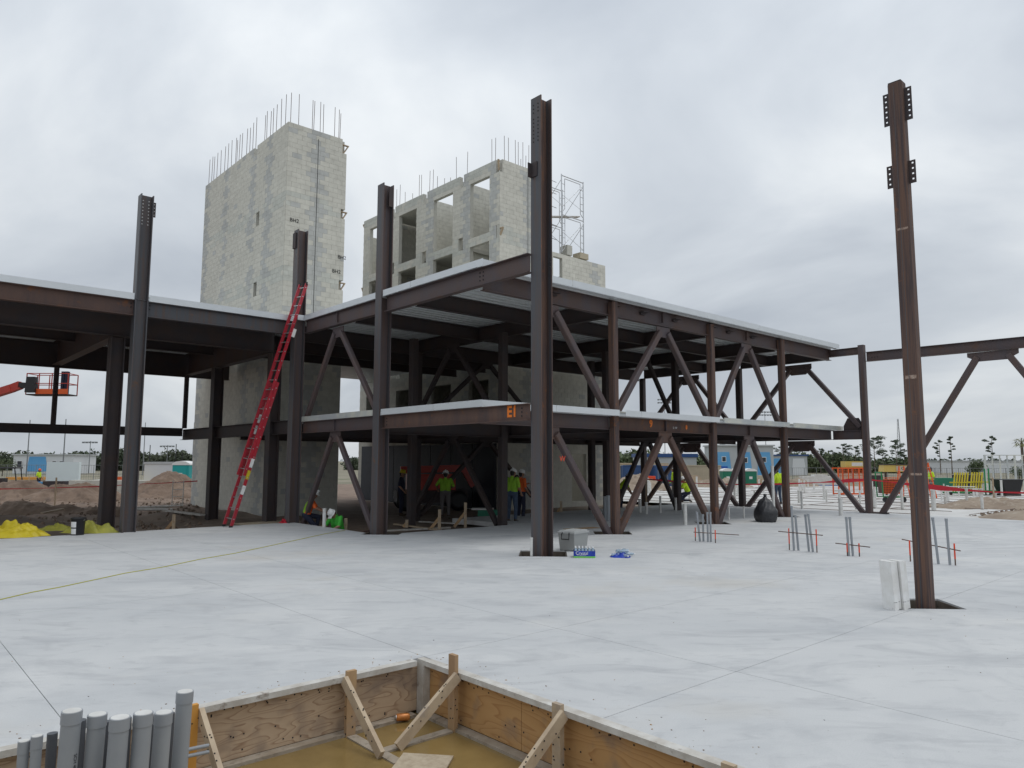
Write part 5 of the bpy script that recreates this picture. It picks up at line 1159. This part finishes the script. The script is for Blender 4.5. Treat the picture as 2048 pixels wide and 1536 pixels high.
# fences
def fence(label, x0, x1, D, h, n, mt='black'):
    t = T(empty('site_fence', flat(x0, D, -1.2)), label, 'fence'); a, b = flat(x0, D, -1.2), flat(x1, D, -1.2)
    for k in range(n + 1): p = a.lerp(b, k / n); q = MB(); q.tube([p, p + Vector((0, 0, h))], .04, 'pole', 5); q.build('post', t)
    for z in (.08, h * .5, h): q = MB(); q.tube([a + Vector((0, 0, z)), b + Vector((0, 0, z))], .025, 'pole', 4); q.build('rail', t)
    q = MB(); m_ = int((b - a).length / .32)
    for k in range(m_): p = a.lerp(b, k / m_); q.tube([p, p + Vector((0, 0, h))], .009, mt, 3)
    o = q.build('mesh_wires', t); o['kind'] = 'stuff'
fence('dark mesh site fence under the pines on the right', 1560, 2080, 105, 2.2, 22); fence('mesh fence with tall posts behind the block pallets, left', -40, 420, 98, 2.4, 16)
for k, (x, y) in enumerate(((250, 905), (262, 918), (300, 902), (352, 900), (365, 915))):
    b = flat(x, 130, -1.2); q = MB(); q.tube([(0, 0, 0), (0, 0, at(x, y - 12, 130).z + 1.2)], .07, 'black', 6); T(place('net_post', q.data('net_post'), b), ('thin black post right of the near-left column', 'thin black post, second right of the near-left column', 'black net post over the white trailer, left', 'black net post left of the teal toilet', 'black net post above the teal toilet')[k], 'post')
# red warning tape
def tape(label, pts, D, w=.05, thick=()):
    P = [at(x, y, D) for x, y in pts]; q = MB(); vv = []
    for i, p in enumerate(P): s_ = w * (1 + .5 * math.sin(i * 2.1)) * (3 if i in thick else 1); vv += [p + Vector((0, 0, s_)), p - Vector((0, 0, s_))]
    q.add(vv, [(2 * i, 2 * i + 1, 2 * i + 3, 2 * i + 2) for i in range(len(P) - 1)], 'red_tape')
    t = T(empty('warning_tape', P[0]), label, 'tape'); q.build('ribbon', t); return t
tape('red warning tape strung across the dirt on the left', [(-60, 979), (0, 978), (60, 977), (130, 975), (200, 973), (280, 968), (330, 966), (395, 962)], 33, .018)
tape('red warning tape strung behind the tube columns to the freestanding column', [(1290, 958), (1340, 962), (1400, 967), (1480, 969), (1560, 968), (1640, 965), (1700, 961), (1735, 959), (1780, 964), (1830, 970), (1880, 976), (1940, 981), (1985, 984), (2060, 986)], 33, .028, (6, 9, 10, 11))
for x, y, l in ((1292, 985, 'thin stake holding the left end of the right-hand warning tape'), (1985, 1005, 'pale stake holding the warning tape near the black hopper'), (113, 990, 'thin white stake in the left dirt mound holding the tape')):
    p = at(x, 955, 33); q = MB(); q.bb((-.03, -.02, -.5), (.03, .02, p.z + .0), 'lumber_pale'); T(place('tape_stake', q.data('tape_stake'), (p.x, p.y, 0), RZ), l, 'stake')

# racks, carts and frames on the far pad
def tubeset(q, lst, r, mt):
    for a, b in lst: q.tube([a, b], r, mt, 6)
t = T(empty('orange_rack', flat(1699, 41, -.08), RZ), 'tall orange wheeled storage rack left of the far corner column', 'rack')
for x in (-.85, -.28, .30, .88):
    q = MB(); q.bar((x, -.35, .15), (x, -.35, 1.65), .06, .06, 'orange', up=(1, 0, 0)); q.bar((x, .35, .15), (x, .35, 1.65), .06, .06, 'orange', up=(1, 0, 0)); inst(q.data('upright'), 'upright', t, (0, 0, 0))
for z in (.2, .9, 1.62): q = MB(); q.bar((-.88, -.36, z), (.9, -.36, z), .05, .06, 'orange'); q.bar((-.88, .36, z), (.9, .36, z), .05, .06, 'orange'); inst(q.data('rail'), 'rail', t, (0, 0, 0))
q = MB()
for k in range(26): q.tube([(-.85 + k * .068, -.33, .92), (-.85 + k * .068, -.33, 1.6)], .007, 'orange', 4)
for k in range(8): q.tube([(-.85, -.33, .95 + k * .09), (.88, -.33, .95 + k * .09)], .007, 'orange', 4)
o = inst(q.data('wire_mesh'), 'wire_mesh', t, (0, 0, 0)); o['kind'] = 'stuff'
q = MB(); q.bb((-.4, -.3, 1.66), (.88, .3, 2.0), 'gold'); bx = inst(q.data('top_box'), 'top_box', t, (0, 0, 0)); q = MB(); q.bb((-.05, -.306, 1.74), (.55, -.301, 1.93), 'white_dirty'); inst(q.data('sign'), 'sign', bx, (0, 0, 0))
for x in (-.28, .3, .8): q = MB(); q.lathe((x, -.3, .08), [(.08, -.03), (.08, .03)], 'black', 12, rot(rx=PI / 2)); inst(q.data('wheel'), 'wheel', t, (0, 0, 0))
t = T(empty('mesh_cart', flat(1776, 36.5, -.08), RZ), 'orange mesh cart on a green wheeled frame behind the far brace', 'cart')
q = MB(); tubeset(q, [((-.5, -.3, .25), (-.55, -.3, 1.45)), ((-.5, .3, .25), (-.55, .3, 1.45)), ((-.55, -.3, 1.45), (-.55, .3, 1.45)), ((-.5, -.3, .25), (.55, -.3, .25)), ((-.5, .3, .25), (.55, .3, .25)), ((.5, -.3, .25), (.5, .3, .25))], .03, 'green'); inst(q.data('frame'), 'frame', t, (0, 0, 0))
q = MB()
for k in range(13): x = -.45 + k * .075; q.tube([(x, -.28, .42), (x, -.28, 1.25 - .012 * (k - 6) ** 2 * .4)], .012, 'orange', 4)
for k in range(10): q.tube([(-.46, -.28, .42 + k * .085), (.46, -.28, .42 + k * .085)], .012, 'orange', 4)
q.bb((-.45, -.25, .42), (.45, .28, 1.12), 'steel_rust'); o = inst(q.data('mesh_basket'), 'mesh_basket', t, (0, 0, 0))
for x in (-.42, .48): q = MB(); q.lathe((x, -.32, .13), [(.13, -.04), (.13, .04)], 'black', 14, rot(rx=PI / 2)); inst(q.data('wheel'), 'wheel', t, (0, 0, 0))
t = T(empty('job_box', flat(1800, 44, -.15), RZ - .1), 'pale gold job-site trailer with dark lettering behind the mesh cart', 'trailer')
q = MB(); taper(q, 2.2, .8, 1.45, 1.85, 1.05, 'gold'); inst(q.data('box'), 'box', t, (0, 0, 0)); q = MB(); q.bb((-1.15, -.45, 1.86), (1.15, .45, 1.9), 'steel_dark'); inst(q.data('lid'), 'lid', t, (0, 0, 0))
q = MB(); q.bb((-.45, -.435, 1.5), (.9, -.43, 1.8), 'beige'); inst(q.data('sign'), 'sign', t, (0, 0, 0)); inst_text('General', .24, 'black', t, face_M((.22, -.438, 1.65), (1, 0, 0)))
for x in (-.9, .9): q = MB(); q.bar((x, 0, 0), (x, 0, 1.46), .1, .1, 'steel_dark', up=(1, 0, 0)); inst(q.data('leg'), 'leg', t, (0, 0, 0))
def stepl(label, p, h, mt, rz):
    t = T(empty('step_ladder', p, rz), label, 'ladder')
    for s_ in (-1, 1):
        for y in (-1, 1): q = MB(); q.bar((s_ * .22, y * .35, 0), (s_ * .14, 0, h), .04, .06, mt, up=(0, 1, 0)); inst(q.data('rail'), 'rail', t, (0, 0, 0))
    for k in range(6): f = (k + 1) / 7; q = MB(); q.bar((-.2, -.35 * (1 - f), h * f), (.2, -.35 * (1 - f), h * f), .06, .02, 'alu'); inst(q.data('step'), 'step', t, (0, 0, 0))
stepl('orange stepladder just left of the freestanding column', flat(1801, 42, -.1), 1.75, 'orange', RZ); stepl('orange stepladder just right of the freestanding column', flat(1851, 41, -.1), 1.95, 'orange', RZ + .4); stepl('green stepladder beside the worker right of the freestanding column', flat(1843, 43, -.1), 1.5, 'green', RZ)
def aframe(label, x, D, n):
    t = T(empty('yellow_frames', flat(x, D, -.1), RZ), label, 'frame cart')
    q = MB(); q.bar((-.9, 0, .14), (.9, 0, .14), .5, .08, 'green'); inst(q.data('base'), 'base', t, (0, 0, 0))
    for k in range(n): q = MB(); q.bar((-.45 + k * .16, -.1, .2), (-.15 + k * .16, .1, 1.35), .07, .05, 'yellow', up=(0, 1, 0)); inst(q.data('bar'), 'bar', t, (0, 0, 0))
    q = MB(); q.bar((-.6, -.05, .75), (.8, -.05, .75), .05, .07, 'yellow'); inst(q.data('tie_rail'), 'tie_rail', t, (0, 0, 0))
    for x_ in (-.7, .7): q = MB(); q.lathe((x_, -.28, .09), [(.09, -.03), (.09, .03)], 'black', 12, rot(rx=PI / 2)); inst(q.data('wheel'), 'wheel', t, (0, 0, 0))
aframe('bundle of leaning yellow frames on a green cart, left of the two', 1914, 45, 6); aframe('bundle of leaning yellow frames on a green cart, right of the two', 1948, 46, 5)
t = T(empty('stud_wall', flat(2022, 49, -.2), RZ), 'grey metal stud wall frame at the right edge behind the black hopper', 'stud frame')
for k in range(8): q = MB(); q.bar((-1.8 + k * .5, 0, 0), (-1.8 + k * .5, 0, 2.55), .09, .1 if k in (0, 4) else .05, 'galv_dull', up=(1, 0, 0)); inst(q.data('stud'), 'stud', t, (0, 0, 0))
for z in (.05, 1.95, 2.55): q = MB(); q.bar((-1.85, 0, z), (1.8, 0, z), .1, .05, 'galv_dull'); inst(q.data('track'), 'track', t, (0, 0, 0))
t = T(empty('tilt_hopper', flat(2010, 44, -.12), RZ), 'black tapered hopper bin in front of the stud wall', 'hopper')
q = MB(); q.add([(-.35, -.4, .15), (.45, -.4, .15), (.45, .4, .15), (-.35, .4, .15), (-.65, -.5, .95), (.62, -.5, .95), (.62, .5, .95), (-.65, .5, .95)], [(3, 2, 1, 0), (0, 1, 5, 4), (1, 2, 6, 5), (2, 3, 7, 6), (3, 0, 4, 7), (4, 5, 6, 7)], 'black'); inst(q.data('bin'), 'bin', t, (0, 0, 0))
q = MB(); q.bb((-.68, -.53, .95), (.65, .53, 1.0), 'black_soft'); inst(q.data('rim'), 'rim', t, (0, 0, 0)); q = MB(); q.bb((-.4, -.42, 0), (.5, .42, .14), 'steel_dark'); inst(q.data('skid'), 'skid', t, (0, 0, 0))
t = T(empty('green_rack', flat(1970, 44.5, -.1), RZ), 'green upright rack frame left of the black hopper', 'rack')
for x in (-.12, .12): q = MB(); q.bar((x, 0, 0), (x, 0, 1.6), .06, .06, 'green', up=(1, 0, 0)); inst(q.data('upright'), 'upright', t, (0, 0, 0))
q = MB(); q.bar((-.9, 0, .25), (.4, 0, .25), .6, .1, 'green'); inst(q.data('base'), 'base', t, (0, 0, 0))
for k in range(3):
    q = MB()
    for j in range(5): q.tube([(-1.6, j * .06, .34 + k * .09), (1.6, j * .06 + .02, .34 + k * .09)], .024, 'galv_dull', 6)
    o = T(place('pipe_bundle', q.data('pipe_bundle'), flat(1893, 44.0, -.1), RZ), ('bottom', 'middle', 'top')[k] + ' layer of grey pipes on the green carts', 'pipes', 'layers of grey pipes')
# left: utility vehicle, boxes, debris, boom lift basket
t = T(empty('utility_vehicle', flat(8, 50, -.55), RZ + .3), 'small black utility vehicle with a canopy at the left edge', 'vehicle')
q = MB(); q.bb((-1.3, -.65, .35), (1.3, .65, .75), 'black'); inst(q.data('body'), 'body', t, (0, 0, 0)); q = MB(); q.bb((-.7, -.68, 1.85), (1.0, .68, 1.95), 'black_soft'); inst(q.data('canopy'), 'canopy', t, (0, 0, 0))
for x in (-.6, .9):
    for y in (-.6, .6): q = MB(); q.tube([(x * 1.2, y, .7), (x, y, 1.86)], .035, 'black', 6); inst(q.data('canopy_post'), 'canopy_post', t, (0, 0, 0)); q = MB(); q.lathe((x * 1.05, y * 1.1, .3), [(.2, -.1), (.3, -.08), (.3, .08), (.2, .1)], 'black', 16, rot(rx=PI / 2)); inst(q.data('wheel'), 'wheel', t, (0, 0, 0))
q = MB(); q.bb((-.3, -.5, .76), (.2, .5, 1.2), 'steel_dark'); inst(q.data('seat'), 'seat', t, (0, 0, 0))
boxthing('blue_tank', 'blue plastic tank on the dirt in front of the white panel', 'tank', flat(90, 47, -.5), (.55, .6, 1.0), 'blue_wall'); boxthing('generator', 'dark generator box beside the blue tank', 'generator', flat(118, 47, -.5), (1.3, .8, 1.05), 'steel_dark')
for k, x in enumerate((35, 45, 60, 88)): q = MB(); q.bar((0, 0, 0), (.1, 0, 1.3), .1, .04, 'lumber_pale', up=(1, 0, 0)); T(place('survey_stake', q.data('survey_stake'), flat(x, 66, -.85)), ('leftmost', 'second', 'third', 'rightmost')[k] + ' wooden stake in front of the orange debris at far left', 'stake')
stack('low stack of orange-brown boards in front of the mural building', flat(62, 72, -1.0), 4, 'plywood_gold', RZ, 3.6)
t = T(empty('wire_frame_ladder', flat(360, 33, -.25), RZ), 'small white wire frame standing on the large dirt mound', 'frame')
for x in (-.24, .24): q = MB(); q.bar((x, 0, .0), (x, 0, 1.25), .03, .03, 'white_dirty', up=(1, 0, 0)); inst(q.data('rail'), 'rail', t, (0, 0, 0))
for k in range(4): q = MB(); q.bar((-.24, 0, .2 + k * .32), (.24, 0, .2 + k * .32), .025, .025, 'white_dirty'); inst(q.data('rung'), 'rung', t, (0, 0, 0))
for (x0, y0, x1, y1, r, l) in ((270, 1016, 366, 1012, .055, 'white pipe lying on the dirt right of the paired columns'), (272, 1019, 345, 1019, .045, 'second white pipe lying beside the first one')):
    q = MB(); q.tube([gz(x0, y0, -.1), gz(x1, y1, -.1)], r, 'pvc_white', 10); T(q.build('loose_pipe'), l, 'pipe')
bit('loose_board', 'pale board lying on the dark dirt bank at left', gz(84, 1026, .1), gz(126, 1018, .15), .12, .04, 'lumber_pale', 'board'); bit('loose_board', 'long grey plank lying from the dirt mound towards the tower', gz(330, 1021, -.05), gz(405, 1030, -.1), .22, .05, 'lumber_grey', 'board')
def lift():
    D = 40; base = at(102, 790, D); rt = Vector((RIGHT.x, RIGHT.y, 0)).normalized(); t = T(empty('boom_lift', flat(-330, D + 2, -.6), RZ), 'orange-red boom lift basket raised beyond the left wing', 'lift')
    p = lambda x, y, z: base + rt * x + Vector((FW2.x, FW2.y, 0)) * y + Vector((0, 0, z))
    q = MB(); q.poly([p(-1.15, -.4, 0), p(1.15, -.4, 0), p(1.15, .5, 0), p(-1.15, .5, 0)], .06, 'steel_dark'); q.build('floor', t)
    q = MB(); q.poly([p(-.6, -.42, .02), p(1.16, -.42, .02), p(1.16, -.42, .30), p(-.6, -.42, .30)], .02, 'orange'); q.build('toe_board', t)
    for x in (-1.13, -.45, .25, 1.13):
        for y in (-.4, .5): q = MB(); q.tube([p(x, y, 0), p(x, y, 1.15)], .03, 'lift_red', 6); q.build('rail_post', t)
    for z in (.6, 1.15):
        for y in (-.4, .5): q = MB(); q.tube([p(-1.13, y, z), p(1.13, y, z)], .025, 'lift_red', 6); q.build('rail', t)
        for x in (-1.13, 1.13): q = MB(); q.tube([p(x, -.4, z), p(x, .5, z)], .025, 'lift_red', 6); q.build('rail', t)
    q = MB(); q.poly([p(-1.1, -.42, .1), p(-.55, -.42, .1), p(-.6, -.42, .95), p(-1.05, -.42, .95)], .3, 'black'); q.build('control_box', t)
    for x in (.55, .75): q = MB(); q.poly([p(x, 0, .05), p(x + .16, 0, .05), p(x + .16, 0, 1.3), p(x, 0, 1.3)], .2, 'navy'); q.build('tool_bag', t)
    q = MB(); q.bar(p(-1.15, 0, .5), p(-1.75, 0, .55), .3, .3, 'black'); q.build('rotator', t)
    q = MB(); q.bar(p(-1.7, 0, .55), p(-2.2, 0, .35), .3, .42, 'lift_red'); q.bar(p(-2.15, 0, .37), p(-11.5, 1.5, -2.2), .36, .40, 'lift_red'); q.build('boom', t)
    q = MB(); q.bar(p(-11.4, 1.5, -2.1), p(-12, 1.6, -5.0), .8, .8, 'lift_red', up=(1, 0, 0)); q.build('turret', t)
    b0 = p(-12, 1.6, -5.4); q = MB(); q.box(b0, (3, 2, .6), 'steel_dark', rot(rz=RZ)); q.build('chassis', t)
    for sx in (-1, 1):
        for sy in (-1, 1): q = MB(); c = b0 + rot(rz=RZ) @ Vector((sx * 1.2, sy * .95, -.3)); q.lathe(c, [(.3, -.18), (.48, -.14), (.48, .14), (.3, .18)], 'black', 18, rot(rz=RZ) @ rot(rx=PI / 2)); q.build('wheel', t)
lift()

# ================================================================ VEGETATION
def leafcloud(mb, c, rx, ry, rz_, n, size, mt, flatten=1.):
    for _ in range(n):
        while True:
            p = Vector((random.uniform(-1, 1), random.uniform(-1, 1), random.uniform(-1, 1)))
            if p.length < 1: break
        p = p * (.45 + .55 * p.length ** .5); q = Vector((c[0] + p.x * rx, c[1] + p.y * ry, c[2] + p.z * rz_))
        a = Vector((random.gauss(0, 1), random.gauss(0, 1), random.gauss(0, flatten))).normalized(); b = a.cross(Vector((random.gauss(0, 1), random.gauss(0, 1), random.gauss(0, 1)))).normalized(); s_ = size * random.uniform(.5, 1.3)
        mb.add([q - a * s_, q + b * s_ * .5, q + a * s_, q - b * s_ * .5], [(0, 1, 2, 3)], mt)
def pine(label, x, ytop, D, z=-1.2, wide=1., dens=1., seed=0):
    random.seed(seed * 31 + 5); base = flat(x, D, z); h = at(x, ytop, D).z - z
    t = T(empty('pine_tree', base), label, 'tree', 'pine trees beyond the site'); q = MB(); lean = random.uniform(-.3, .3)
    tr = [Vector((lean * (k / 8) ** 2, 0, h * .97 * k / 8)) for k in range(9)]; q.tube(tr, h * .016, 'bark', 7, h * .004)
    f = MB(); nb = int(15 * dens)
    for k in range(nb):
        fz = .42 + .56 * (k / nb) ** .8; a = random.uniform(0, 2 * PI); ln = h * .17 * wide * (1.15 - abs(fz - .72) * 1.4) * random.uniform(.5, 1.1); c = Vector((lean * fz * fz, 0, h * fz))
        e = c + Vector((math.cos(a) * ln, math.sin(a) * ln, ln * random.uniform(.1, .5))); q.tube([c, c.lerp(e, .5) + Vector((0, 0, -.02 * h * .3)), e], h * .004, 'bark', 4, h * .0015)
        leafcloud(f, e, ln * .42, ln * .42, ln * .22, 90, h * .018, 'needles', .5); leafcloud(f, c.lerp(e, .6), ln * .3, ln * .3, ln * .14, 40, h * .017, 'needles', .5)
    leafcloud(f, (lean, 0, h * .97), h * .05 * wide, h * .05 * wide, h * .035, 110, h * .018, 'needles')
    inst(q.data('trunk'), 'trunk', t, (0, 0, 0)); inst(f.data('crown'), 'crown', t, (0, 0, 0))
wd = ('slender', 'broad', 'ragged', 'tall')
for i, (x, y, D, w, dn, l) in enumerate(((1487, 893, 190, 1, 1, 'pine tree above the flat blue and white building'), (1560, 893, 200, 1.2, 1, 'pine tree right of the third tube column'), (1580, 898, 200, 1, 1, 'smaller pine tree right of the third tube column'), (1640, 897, 190, 1.1, 1, 'pine tree seen through the right-hand brace, leftmost'), (1664, 901, 195, 1, 1, 'small pine tree seen through the right-hand brace'), (1686, 888, 190, 1.3, 1, 'tallest pine tree left of the far corner column'), (1710, 893, 190, 1.1, 1, 'pine tree just left of the far corner column'), (1748, 875, 190, 1.5, 1.2, 'big pine tree just right of the far corner column'), (1764, 900, 195, 1.2, 1, 'lower pine tree right of the far corner column'), (1792, 880, 190, 1.2, 1, 'pine tree beside the radio mast'), (1808, 898, 190, 1, 1, 'pine tree touching the left side of the freestanding column'), (1879, 880, 180, .8, .6, 'thin ragged pine right of the freestanding column'), (1902, 873, 185, .8, .6, 'tall thin pine with a tuft crown, right of the freestanding column'), (1984, 872, 185, .9, .7, 'lone pine tree behind the stud wall'))): pine(l, x, y, D, wide=w, dens=dn, seed=i)
random.seed(11)
def shrub(label, x, y, D, w, h, mt='leaf', n=900, z=-1.2, name='bush', cat='bush'):
    base = flat(x, D, z); t = T(empty(name, base), label, cat); f = MB()
    for _ in range(9): leafcloud(f, (random.uniform(-.6, .6) * w, random.uniform(-.4, .4) * w, h * random.uniform(.35, .75)), w * .45, w * .4, h * .32, n // 9, w * .07, mt)
    q = MB(); q.tube([(0, 0, 0), (.1, 0, h * .6)], w * .05, 'bark', 6, w * .02); inst(f.data('crown'), 'crown', t, (0, 0, 0)); inst(q.data('trunk'), 'trunk', t, (0, 0, 0))
shrub('dark rounded tree behind the fence, left of the stud wall', 1950, 910, 140, 2.6, 3.6, n=1600, name='round_tree', cat='tree'); shrub('green bush between braces left of the light blue building', 1408, 915, 135, 2.2, 3.4, n=1100); shrub('dark red bush beside the beige container', 1408, 930, 118, 1.6, 1.7, 'magenta', 700); shrub('dark bush at the right edge behind the stud wall', 2035, 925, 120, 1.8, 2.6)
shrub('small dark tree left of the mural building', 8, 905, 140, 2.4, 3.3, n=1000, name='small_tree', cat='tree')
# palm at the right edge
t = T(empty('palm_tree', flat(2044, 95, -1.2)), 'palm tree crown cut by the right edge of the picture', 'palm'); h = at(2040, 885, 95).z + 1.2
q = MB(); q.tube([(0, 0, 0), (.1, 0, h * .5), (0, 0, h)], .2, 'bark', 8, .16); inst(q.data('trunk'), 'trunk', t, (0, 0, 0)); f = MB()
for k in range(34):
    a = random.uniform(0, 6.28); up = random.uniform(-.5, 1.1); L_ = random.uniform(1.0, 1.5); d = Vector((math.cos(a), math.sin(a), up)).normalized(); s_ = d.cross(Vector((0, 0, 1))).normalized(); c = Vector((0, 0, h)); m1 = c + d * L_ * .6; m2 = c + d * L_ - Vector((0, 0, .35))
    for j in range(9): o_ = (j - 4) * .11; f.add([m1, m1 + s_ * .05, m2 + s_ * o_ + Vector((0, 0, -abs(o_) * .4)), ], [(0, 1, 2)], 'palm')
    f.add([c - s_ * .02, c + s_ * .02, m1 + s_ * .03, m1 - s_ * .03], [(0, 1, 2, 3)], 'palm')
inst(f.data('fronds'), 'fronds', t, (0, 0, 0))
def wood(label, x0, x1, D, hmin, hmax, n, mt, depth=14, size=.55):
    f = MB(); a, b = flat(x0, D, -1.2), flat(x1, D, -1.2); ln = (b - a).length
    for _ in range(n):
        s_ = random.random(); p = a.lerp(b, s_); back = random.random() ** 2 * depth; q = p + Vector((FW2.x, FW2.y, 0)) * back
        top = hmin + (hmax - hmin) * (.5 + .9 * nz(s_ * ln * .12, back * .1, 1, 5)); r = random.uniform(1.1, 2.2)
        leafcloud(f, (q.x, q.y, -1.2 + max(.6, top * random.uniform(.15, 1.0) - r * .4)), r, r, r * .75, 20, size, mt)
    o = f.build('treeline'); o['kind'] = 'stuff'; o['label'] = label; o['category'] = 'trees'
wood('far green treeline behind the site on the left', -120, 430, 215, 4.0, 6.2, 1500, 'leaf_far'); wood('far green treeline behind the pines on the right', 1590, 1835, 205, 2.8, 6.2, 800, 'leaf'); wood('green treeline behind the lumber stacks', 1190, 1420, 215, 4.0, 6.6, 700, 'leaf'); wood('distant low treeline along the horizon at right', 1820, 2120, 380, 2.5, 5.0, 700, 'leaf_far', 20, .8); wood('distant treeline seen between the two block towers', 690, 760, 240, 3.0, 5.5, 160, 'leaf_far')
# nails and knots on the stakes and kickers of the formwork
nl = MB()
for o_ in [c for c in form.children if c.name.split('.')[0] in ('stake', 'kicker')]:
    for p_ in list(o_.data.polygons):
        if p_.area < .02 or p_.normal.dot(CAM - p_.center) < 0: continue
        vs_ = [o_.data.vertices[i].co for i in p_.vertices]
        for _ in range(5):
            a, b = random.random(), random.uniform(.15, .85); q_ = vs_[0].lerp(vs_[1], a).lerp(vs_[3].lerp(vs_[2], a), b); nl.box(q_ + p_.normal * .0008, (.009, .009, .009), 'hole')
o_ = nl.build('nail_heads', form); o_['kind'] = 'stuff'
# ================================================================ SMALL CLUTTER
random.seed(23)
lt = MB()
for _ in range(90):      # chips, gravel and wood crumbs on the slab, denser towards the frame
    x, y = random.uniform(0, 2048), 1045 + 430 * random.random() ** 1.6; p = gz(x, y)
    if not (p.x > 4.5 or p.y > 6.3) or p.y > 21 or p.x > 28: continue
    s_ = random.uniform(.002, .006); lt.box((p.x, p.y, s_ * .3), (s_ * random.uniform(1, 3), s_, s_ * .6), random.choice(('steel_dark', 'lumber', 'mud', 'mortar', 'lumber_grey')), rot(rz=random.uniform(0, 3)))
for _ in range(200):      # crumbs beside the formwork and round the block-outs
    if random.random() < .5: p = Vector((random.uniform(.4, 4.3), 6.06 + abs(random.gauss(0, .16)), 0)) if random.random() < .5 else Vector((4.29 + abs(random.gauss(0, .16)), random.uniform(2.2, 6), 0))
    else: c_ = random.choice(DIAM); a = random.uniform(0, 6.28); p = Vector((c_[0] + math.cos(a) * random.uniform(.75, 1.2), c_[1] + math.sin(a) * random.uniform(.75, 1.2), 0))
    s_ = random.uniform(.003, .009); lt.box((p.x, p.y, s_ * .3), (s_ * random.uniform(1, 2), s_, s_ * .6), random.choice(('mud', 'mortar', 'sand', 'lumber')), rot(rz=random.uniform(0, 3)))
o = lt.build('site_litter'); o['kind'] = 'stuff'; o['label'] = 'scattered chips, gravel and crumbs on the slab'; o['category'] = 'litter'
cl = MB()                  # clods and stones on the dirt
for _ in range(1500):
    x = random.choice((random.uniform(-40, 410), random.uniform(-40, 410), random.uniform(1840, 2090))); D = random.uniform(22.5, 46) if x < 500 else random.uniform(27, 36); p = flat(x, D, 0)
    if x < 500 and p.y < 21.9: continue
    z = ground_h(p.x, p.y); s_ = random.uniform(.02, .09); cl.box((p.x, p.y, z + s_ * .2), (s_ * 1.5, s_, s_ * .8), random.choice(('mud', 'dirt', 'dirt', 'sand')), rot(random.uniform(0, 3), random.uniform(0, 3), random.uniform(0, 3)))
o = cl.build('dirt_clods'); o['kind'] = 'stuff'; o['label'] = 'loose clods and stones strewn over the dirt'; o['category'] = 'clods'
# extra materials among the far-right stores
def spool(label, x, D, z, r, mt):
    t = T(empty('cable_spool', flat(x, D, z), RZ + .4), label, 'cable spool')
    for y in (-.4, .4): q = MB(); q.lathe((0, y, r), [(r, -.04), (r, .04)], 'lumber_pale', 20, rot(rx=PI / 2)); inst(q.data('flange'), 'flange', t, (0, 0, 0))
    q = MB(); q.lathe((0, 0, r), [(r * .55, -.36), (r * .55, .36)], mt, 18, rot(rx=PI / 2)); inst(q.data('drum'), 'drum', t, (0, 0, 0))
spool('wooden cable spool between braces near the beige container', 1385, 70, -.9, .75, 'black'); spool('small cable spool right of the green portable toilets', 1515, 76, -1.1, .6, 'orange')
def racks(label, x, D, z, mt, n, w):
    t = T(empty('pipe_rack', flat(x, D, z), RZ), label, 'pipe rack')
    for sx in (-1, 1): q = MB(); q.bar((sx * w * .4, -.5, .1), (sx * w * .4, .5, .1), .12, .2, 'lumber'); inst(q.data('bearer'), 'bearer', t, (0, 0, 0))
    for k in range(n): q = MB(); q.tube([(-w / 2 + random.uniform(0, .3), -.4 + (k % 5) * .2, .3 + k // 5 * .2), (w / 2 - random.uniform(0, .3), -.4 + (k % 5) * .2, .3 + k // 5 * .2)], .09, mt, 8); inst(q.data('pipe'), 'pipe', t, (0, 0, 0))
racks('rack of white pipes beyond the pad, under the second brace pair', 1425, 63, -.7, 'pvc_white', 12, 3.2); racks('rack of rusty bars beyond the pad near the worker in jeans', 1575, 66, -.8, 'steel_rust', 12, 4.0); racks('rack of blue pipes left of the orange rack', 1640, 70, -.9, 'blue_box', 10, 3.4); racks('rack of white pipes at far left behind the mounds', 20, 60, -.8, 'pvc_white', 10, 4.0)
for k, (x, D, w, h, mt, l) in enumerate(((1262, 66, 1.2, 1.1, 'white_dirty', 'white wrapped bale in front of the blue corrugated container'), (1288, 64, 1.3, 1.0, 'mortar', 'grey block cube in front of the blue container'), (1300, 70, .9, 1.3, 'paint_red', 'red gas cage beside the blue container'), (1245, 62, 1.4, .9, 'white_wall', 'pale covered pallet right of the first tube column'), (1530, 80, 1.6, 1.2, 'beige', 'beige crate behind the third tube column'), (1745, 66, 1.2, 1.5, 'steel_dark', 'dark equipment box just right of the far corner column'), (1880, 70, 1.8, 1.2, 'green_pot', 'green tool crib between the stepladders and yellow frames'), (1930, 74, 2.0, 1.4, 'navy', 'dark blue crate behind the yellow frames'), (215, 55, 1.2, .9, 'white_dirty', 'white wrapped load behind the paired steel columns'), (278, 60, 1.6, .9, 'gold', 'gold lumber load right of the paired steel columns'), (240, 62, .5, 1.3, 'orange', 'orange equipment seen between the paired steel columns'))):
    t = T(empty('material_load', flat(x, D, -.95 if D > 58 else -.6), RZ + random.uniform(-.3, .3)), l, 'material'); q = MB(); taper(q, w, w * .8, .14, .14 + h, 1.03, mt); inst(q.data('load'), 'load', t, (0, 0, 0)); q = MB(); q.bb((-w / 2, -w * .4, 0), (w / 2, w * .4, .13), 'lumber'); inst(q.data('pallet'), 'pallet', t, (0, 0, 0))
